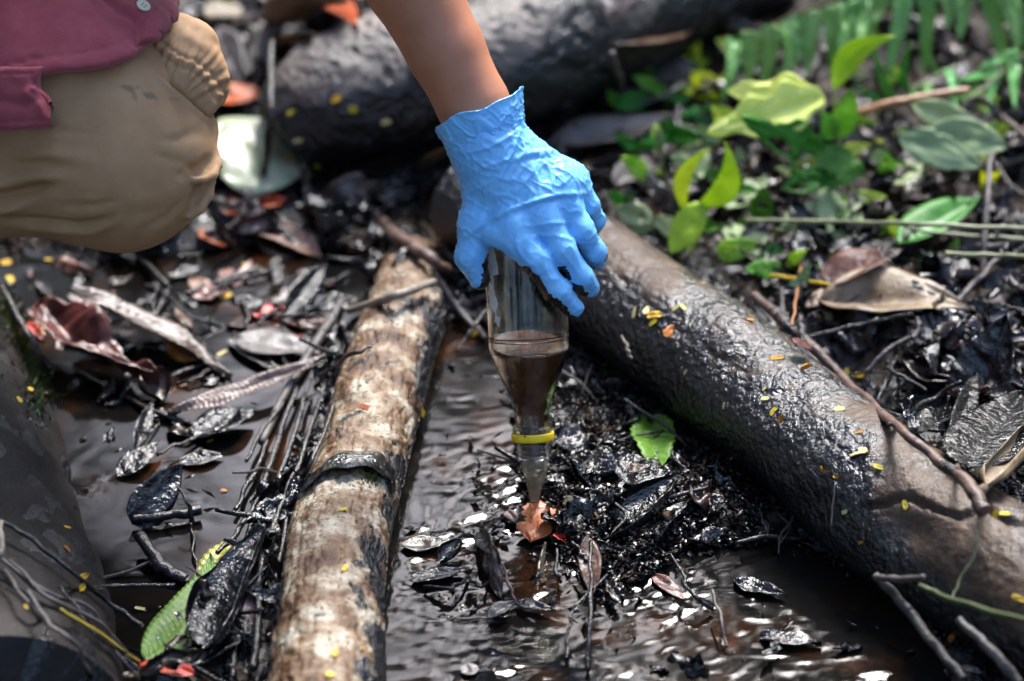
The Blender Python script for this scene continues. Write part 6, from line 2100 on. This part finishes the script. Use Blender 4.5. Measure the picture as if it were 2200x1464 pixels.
# soaked leaves and sticks lying in the left pool
rq = random.Random(21)
SUNK = {'leaf_brown': 'dark brown', 'leaf_red': 'rust brown', 'leaf_salmon': 'salmon brown', 'leaf_oil': 'black', 'leaf_orange': 'orange brown'}
SPOT = []
for k in range(52):
    for _ in range(60):
        x_, y_ = (rq.uniform(20, 880), rq.uniform(535, 760)) if k < 40 else (rq.uniform(130, 560), rq.uniform(780, 940))
        if float(pool_sd(np.array([x_]), np.array([y_]))[0]) < -14 and all(math.hypot(x_ - a, y_ - b) > 34 for a, b in SPOT) and hit(x_, y_)[2] == 'water':
            break
    else:
        continue
    SPOT.append((x_, y_))
    m_ = rq.choice(['leaf_brown', 'leaf_brown', 'leaf_red', 'leaf_salmon', 'leaf_oil', 'leaf_oil', 'leaf_orange'] if y_ < 760 else ['leaf_oil', 'leaf_oil', 'leaf_oil', 'leaf_brown', 'leaf_red'])
    L_ = rq.uniform(36, 120) if y_ < 760 else rq.uniform(24, 80)
    a_ = rq.uniform(0, 6.28)
    sh_ = rq.choice(['oval', 'lance', 'lance', 'wide'])
    leaf((x_ - L_ / 2 * math.cos(a_), y_ - L_ * 0.28 * math.sin(a_)), (x_ + L_ / 2 * math.cos(a_), y_ + L_ * 0.28 * math.sin(a_)), L_ * rq.uniform(0.25, 0.42), m_,
         f"{'long' if L_ > 80 else 'small'} {dict(oval='oval', lance='narrow', wide='broad')[sh_]} {SUNK[m_]} leaf soaking {place_words(x_, y_)}", kind=sh_, fold=rq.uniform(0, 0.35), wave=rq.uniform(0.1, 0.4), ragged=rq.choice([0, 0.4, 0.7]),
         lift=(rq.uniform(-0.001, 0.003), rq.uniform(0.0, 0.006)), group='soaked leaves in the left pool')
for k in range(26):
    x_, y_ = (rq.uniform(0, 880), rq.uniform(540, 760)) if k < 18 else (rq.uniform(150, 560), rq.uniform(780, 950))
    L_, a_ = rq.uniform(50, 170), rq.uniform(0, 6.28)
    x2, y2 = x_ + L_ * math.cos(a_), y_ + L_ * 0.6 * math.sin(a_)
    if max(float(pool_sd(np.array([p_]), np.array([q__]))[0]) for p_, q__ in ((x_, y_), (x2, y2))) > 0 or hit(x_, y_)[2] != 'water' or hit(x2, y2)[2] != 'water':
        continue
    stick([(x_, y_), ((x_ + x2) / 2 + rq.uniform(-8, 8), (y_ + y2) / 2 + rq.uniform(-5, 5), 0.004), (x2, y2, rq.choice([0, 0, 0.012]))], rq.uniform(2.5, 5.5), 'twig_black',
          f"{'long' if L_ > 110 else 'short'} wet black twig floating {place_words(x_, y_)}", group='wet twigs in the left pool', lift=0.002)

# fine litter that nobody could count
lv, lf = [], []
for k in range(20000):
    px_, py_ = rs.uniform(-80, 2280), rs.uniform(-120, 1490)
    if k % 2:
        px_, py_ = rs.gauss(1330, 170), rs.gauss(1120, 130)
    g = G(px_, py_)
    sdw = float(pool_sd(np.array([px_]), np.array([py_]))[0])
    if sdw < 8 and rs.random() > 0.03:
        continue
    p = np.array([g[0], g[1], 0.0])
    b = BASES[0][1].ray_cast(Vector((p[0], p[1], 1.0)), Vector((0, 0, -1)))
    if b[0] is None:
        continue
    p = np.array(b[0])
    p[2] = max(p[2], 0.0) + rs.uniform(0.0, 0.008)
    L_ = rs.uniform(0.002, 0.008)
    W_ = L_ * rs.uniform(0.12, 0.6)
    a_ = rs.uniform(0, 6.28)
    X = np.array([math.cos(a_), math.sin(a_), rs.gauss(0, 0.35)])
    Yv = np.array([-math.sin(a_), math.cos(a_), rs.gauss(0, 0.35)])
    c_ = np.array([0, 0, L_ * rs.uniform(0.05, 0.25)])
    i0 = len(lv)
    lv += [p - X * L_, p - Yv * W_ + c_, p + X * L_, p + Yv * W_ + c_, p + np.array([0, 0, -0.0012])]
    lf += [[i0, i0 + 1, i0 + 2, i0 + 3], [i0 + 1, i0, i0 + 4], [i0 + 2, i0 + 1, i0 + 4], [i0 + 3, i0 + 2, i0 + 4], [i0, i0 + 3, i0 + 4]]
lo_ = solo('leaf_litter', lv, lf, MAT['litter'], 'fine crumbs of leaf and bark strewn over the mud', 'litter', kind='stuff')

# ------------------------------------------------------------------ the forest round the clearing, seen in the wet reflections
fv, ff = [], []
tr = random.Random(9)
FOREST = mk('forest_foliage', [(0.3, (0.014, 0.03, 0.007)), (0.7, (0.04, 0.075, 0.018))], 1.5, 3, 0.5, world_co=True)
TRUNK = mk('forest_bark', [(0.3, (0.03, 0.025, 0.02)), (0.7, (0.09, 0.075, 0.06))], 3, 4, 0.7, world_co=True)


def clump(c, r, n):
    for _ in range(n):
        d = np.array([tr.gauss(0, 1), tr.gauss(0, 1), tr.gauss(0, 0.8)])
        d /= np.linalg.norm(d)
        p = c + d * r * tr.uniform(0.3, 1) ** 0.5
        a = np.array([tr.gauss(0, 1), tr.gauss(0, 1), tr.gauss(0, 0.5)])
        a /= np.linalg.norm(a)
        b_ = np.cross(a, [tr.gauss(0, 1), tr.gauss(0, 1), 1.5])
        b_ /= np.linalg.norm(b_)
        L_ = tr.uniform(0.12, 0.28)
        i0 = len(fv)
        fv.extend([p - a * L_, p - b_ * L_ * 0.4, p + a * L_, p + b_ * L_ * 0.4])
        ff.append([i0, i0 + 1, i0 + 2, i0 + 3])


tvs, tfs = [], []
for k in range(40):
    an = 2 * math.pi * k / 40 + tr.uniform(-0.05, 0.05)
    da = (math.degrees(an) + 180) % 360 - 180
    dist = tr.uniform(8, 11.5)
    H = 3.0 if -9 < da < -2 else tr.uniform(9, 14)
    c0 = np.array([dist * math.sin(an), 2.4 + dist * math.cos(an), 0.0])
    V, Fq = tube_data([c0, c0 + [tr.gauss(0, .2), tr.gauss(0, .2), H * .5], c0 + [tr.gauss(0, .5), tr.gauss(0, .5), H]], [tr.uniform(.12, .3), .12, .04], 12, 8)
    i0 = len(tvs)
    tvs.extend(V)
    tfs.extend([[i + i0 for i in f] for f in Fq])
# unseen crowns closing overhead, openings placed to light hand, trousers, pool and glints
LIGHT_GAPS = [(15, 62, 19), (82, 56, 28), (-5.3, 35.5, 2.6), (-45, 62, 10), (165, 52, 30)]      # azimuth, elevation, half width in degrees
for k in range(1800):
    az = tr.uniform(-180, 180)
    el = math.degrees(math.asin(tr.uniform(0.01, 0.999)))
    dv = np.array([math.sin(R(az)) * math.cos(R(el)), math.cos(R(az)) * math.cos(R(el)), math.sin(R(el))])
    dist = tr.uniform(8, 12)
    skip = False
    for (ga, ge, gw) in LIGHT_GAPS:
        gv_ = np.array([math.sin(R(ga)) * math.cos(R(ge)), math.cos(R(ga)) * math.cos(R(ge)), math.sin(R(ge))])
        if math.degrees(math.acos(max(-1, min(1, dv @ gv_)))) < gw * tr.uniform(0.8, 1.15) + 2.2:
            skip = True
    if skip:
        if k % 4 == 0 and (el > 62 or abs(az - 14) > 30):
            clump(np.array([0, 2.5, 0]) + dv * dist, tr.uniform(0.25, 0.5), 14)
        continue
    clump(np.array([0, 2.5, 0]) + dv * dist, tr.uniform(0.5, 0.95) * (0.7 if abs(az + 5) < 6 and el < 48 else 1), 55)
fo = link('forest', mesh_np('forest', np.array(fv), np.array(ff), False), FOREST)
tag(fo, 'unseen swamp forest foliage with openings shaped for the light, mirrored in the oil', 'forest', kind='stuff')
ft_ = link('forest_trunks', mesh_np('forest_trunks', np.array(tvs), tfs), TRUNK, fo)
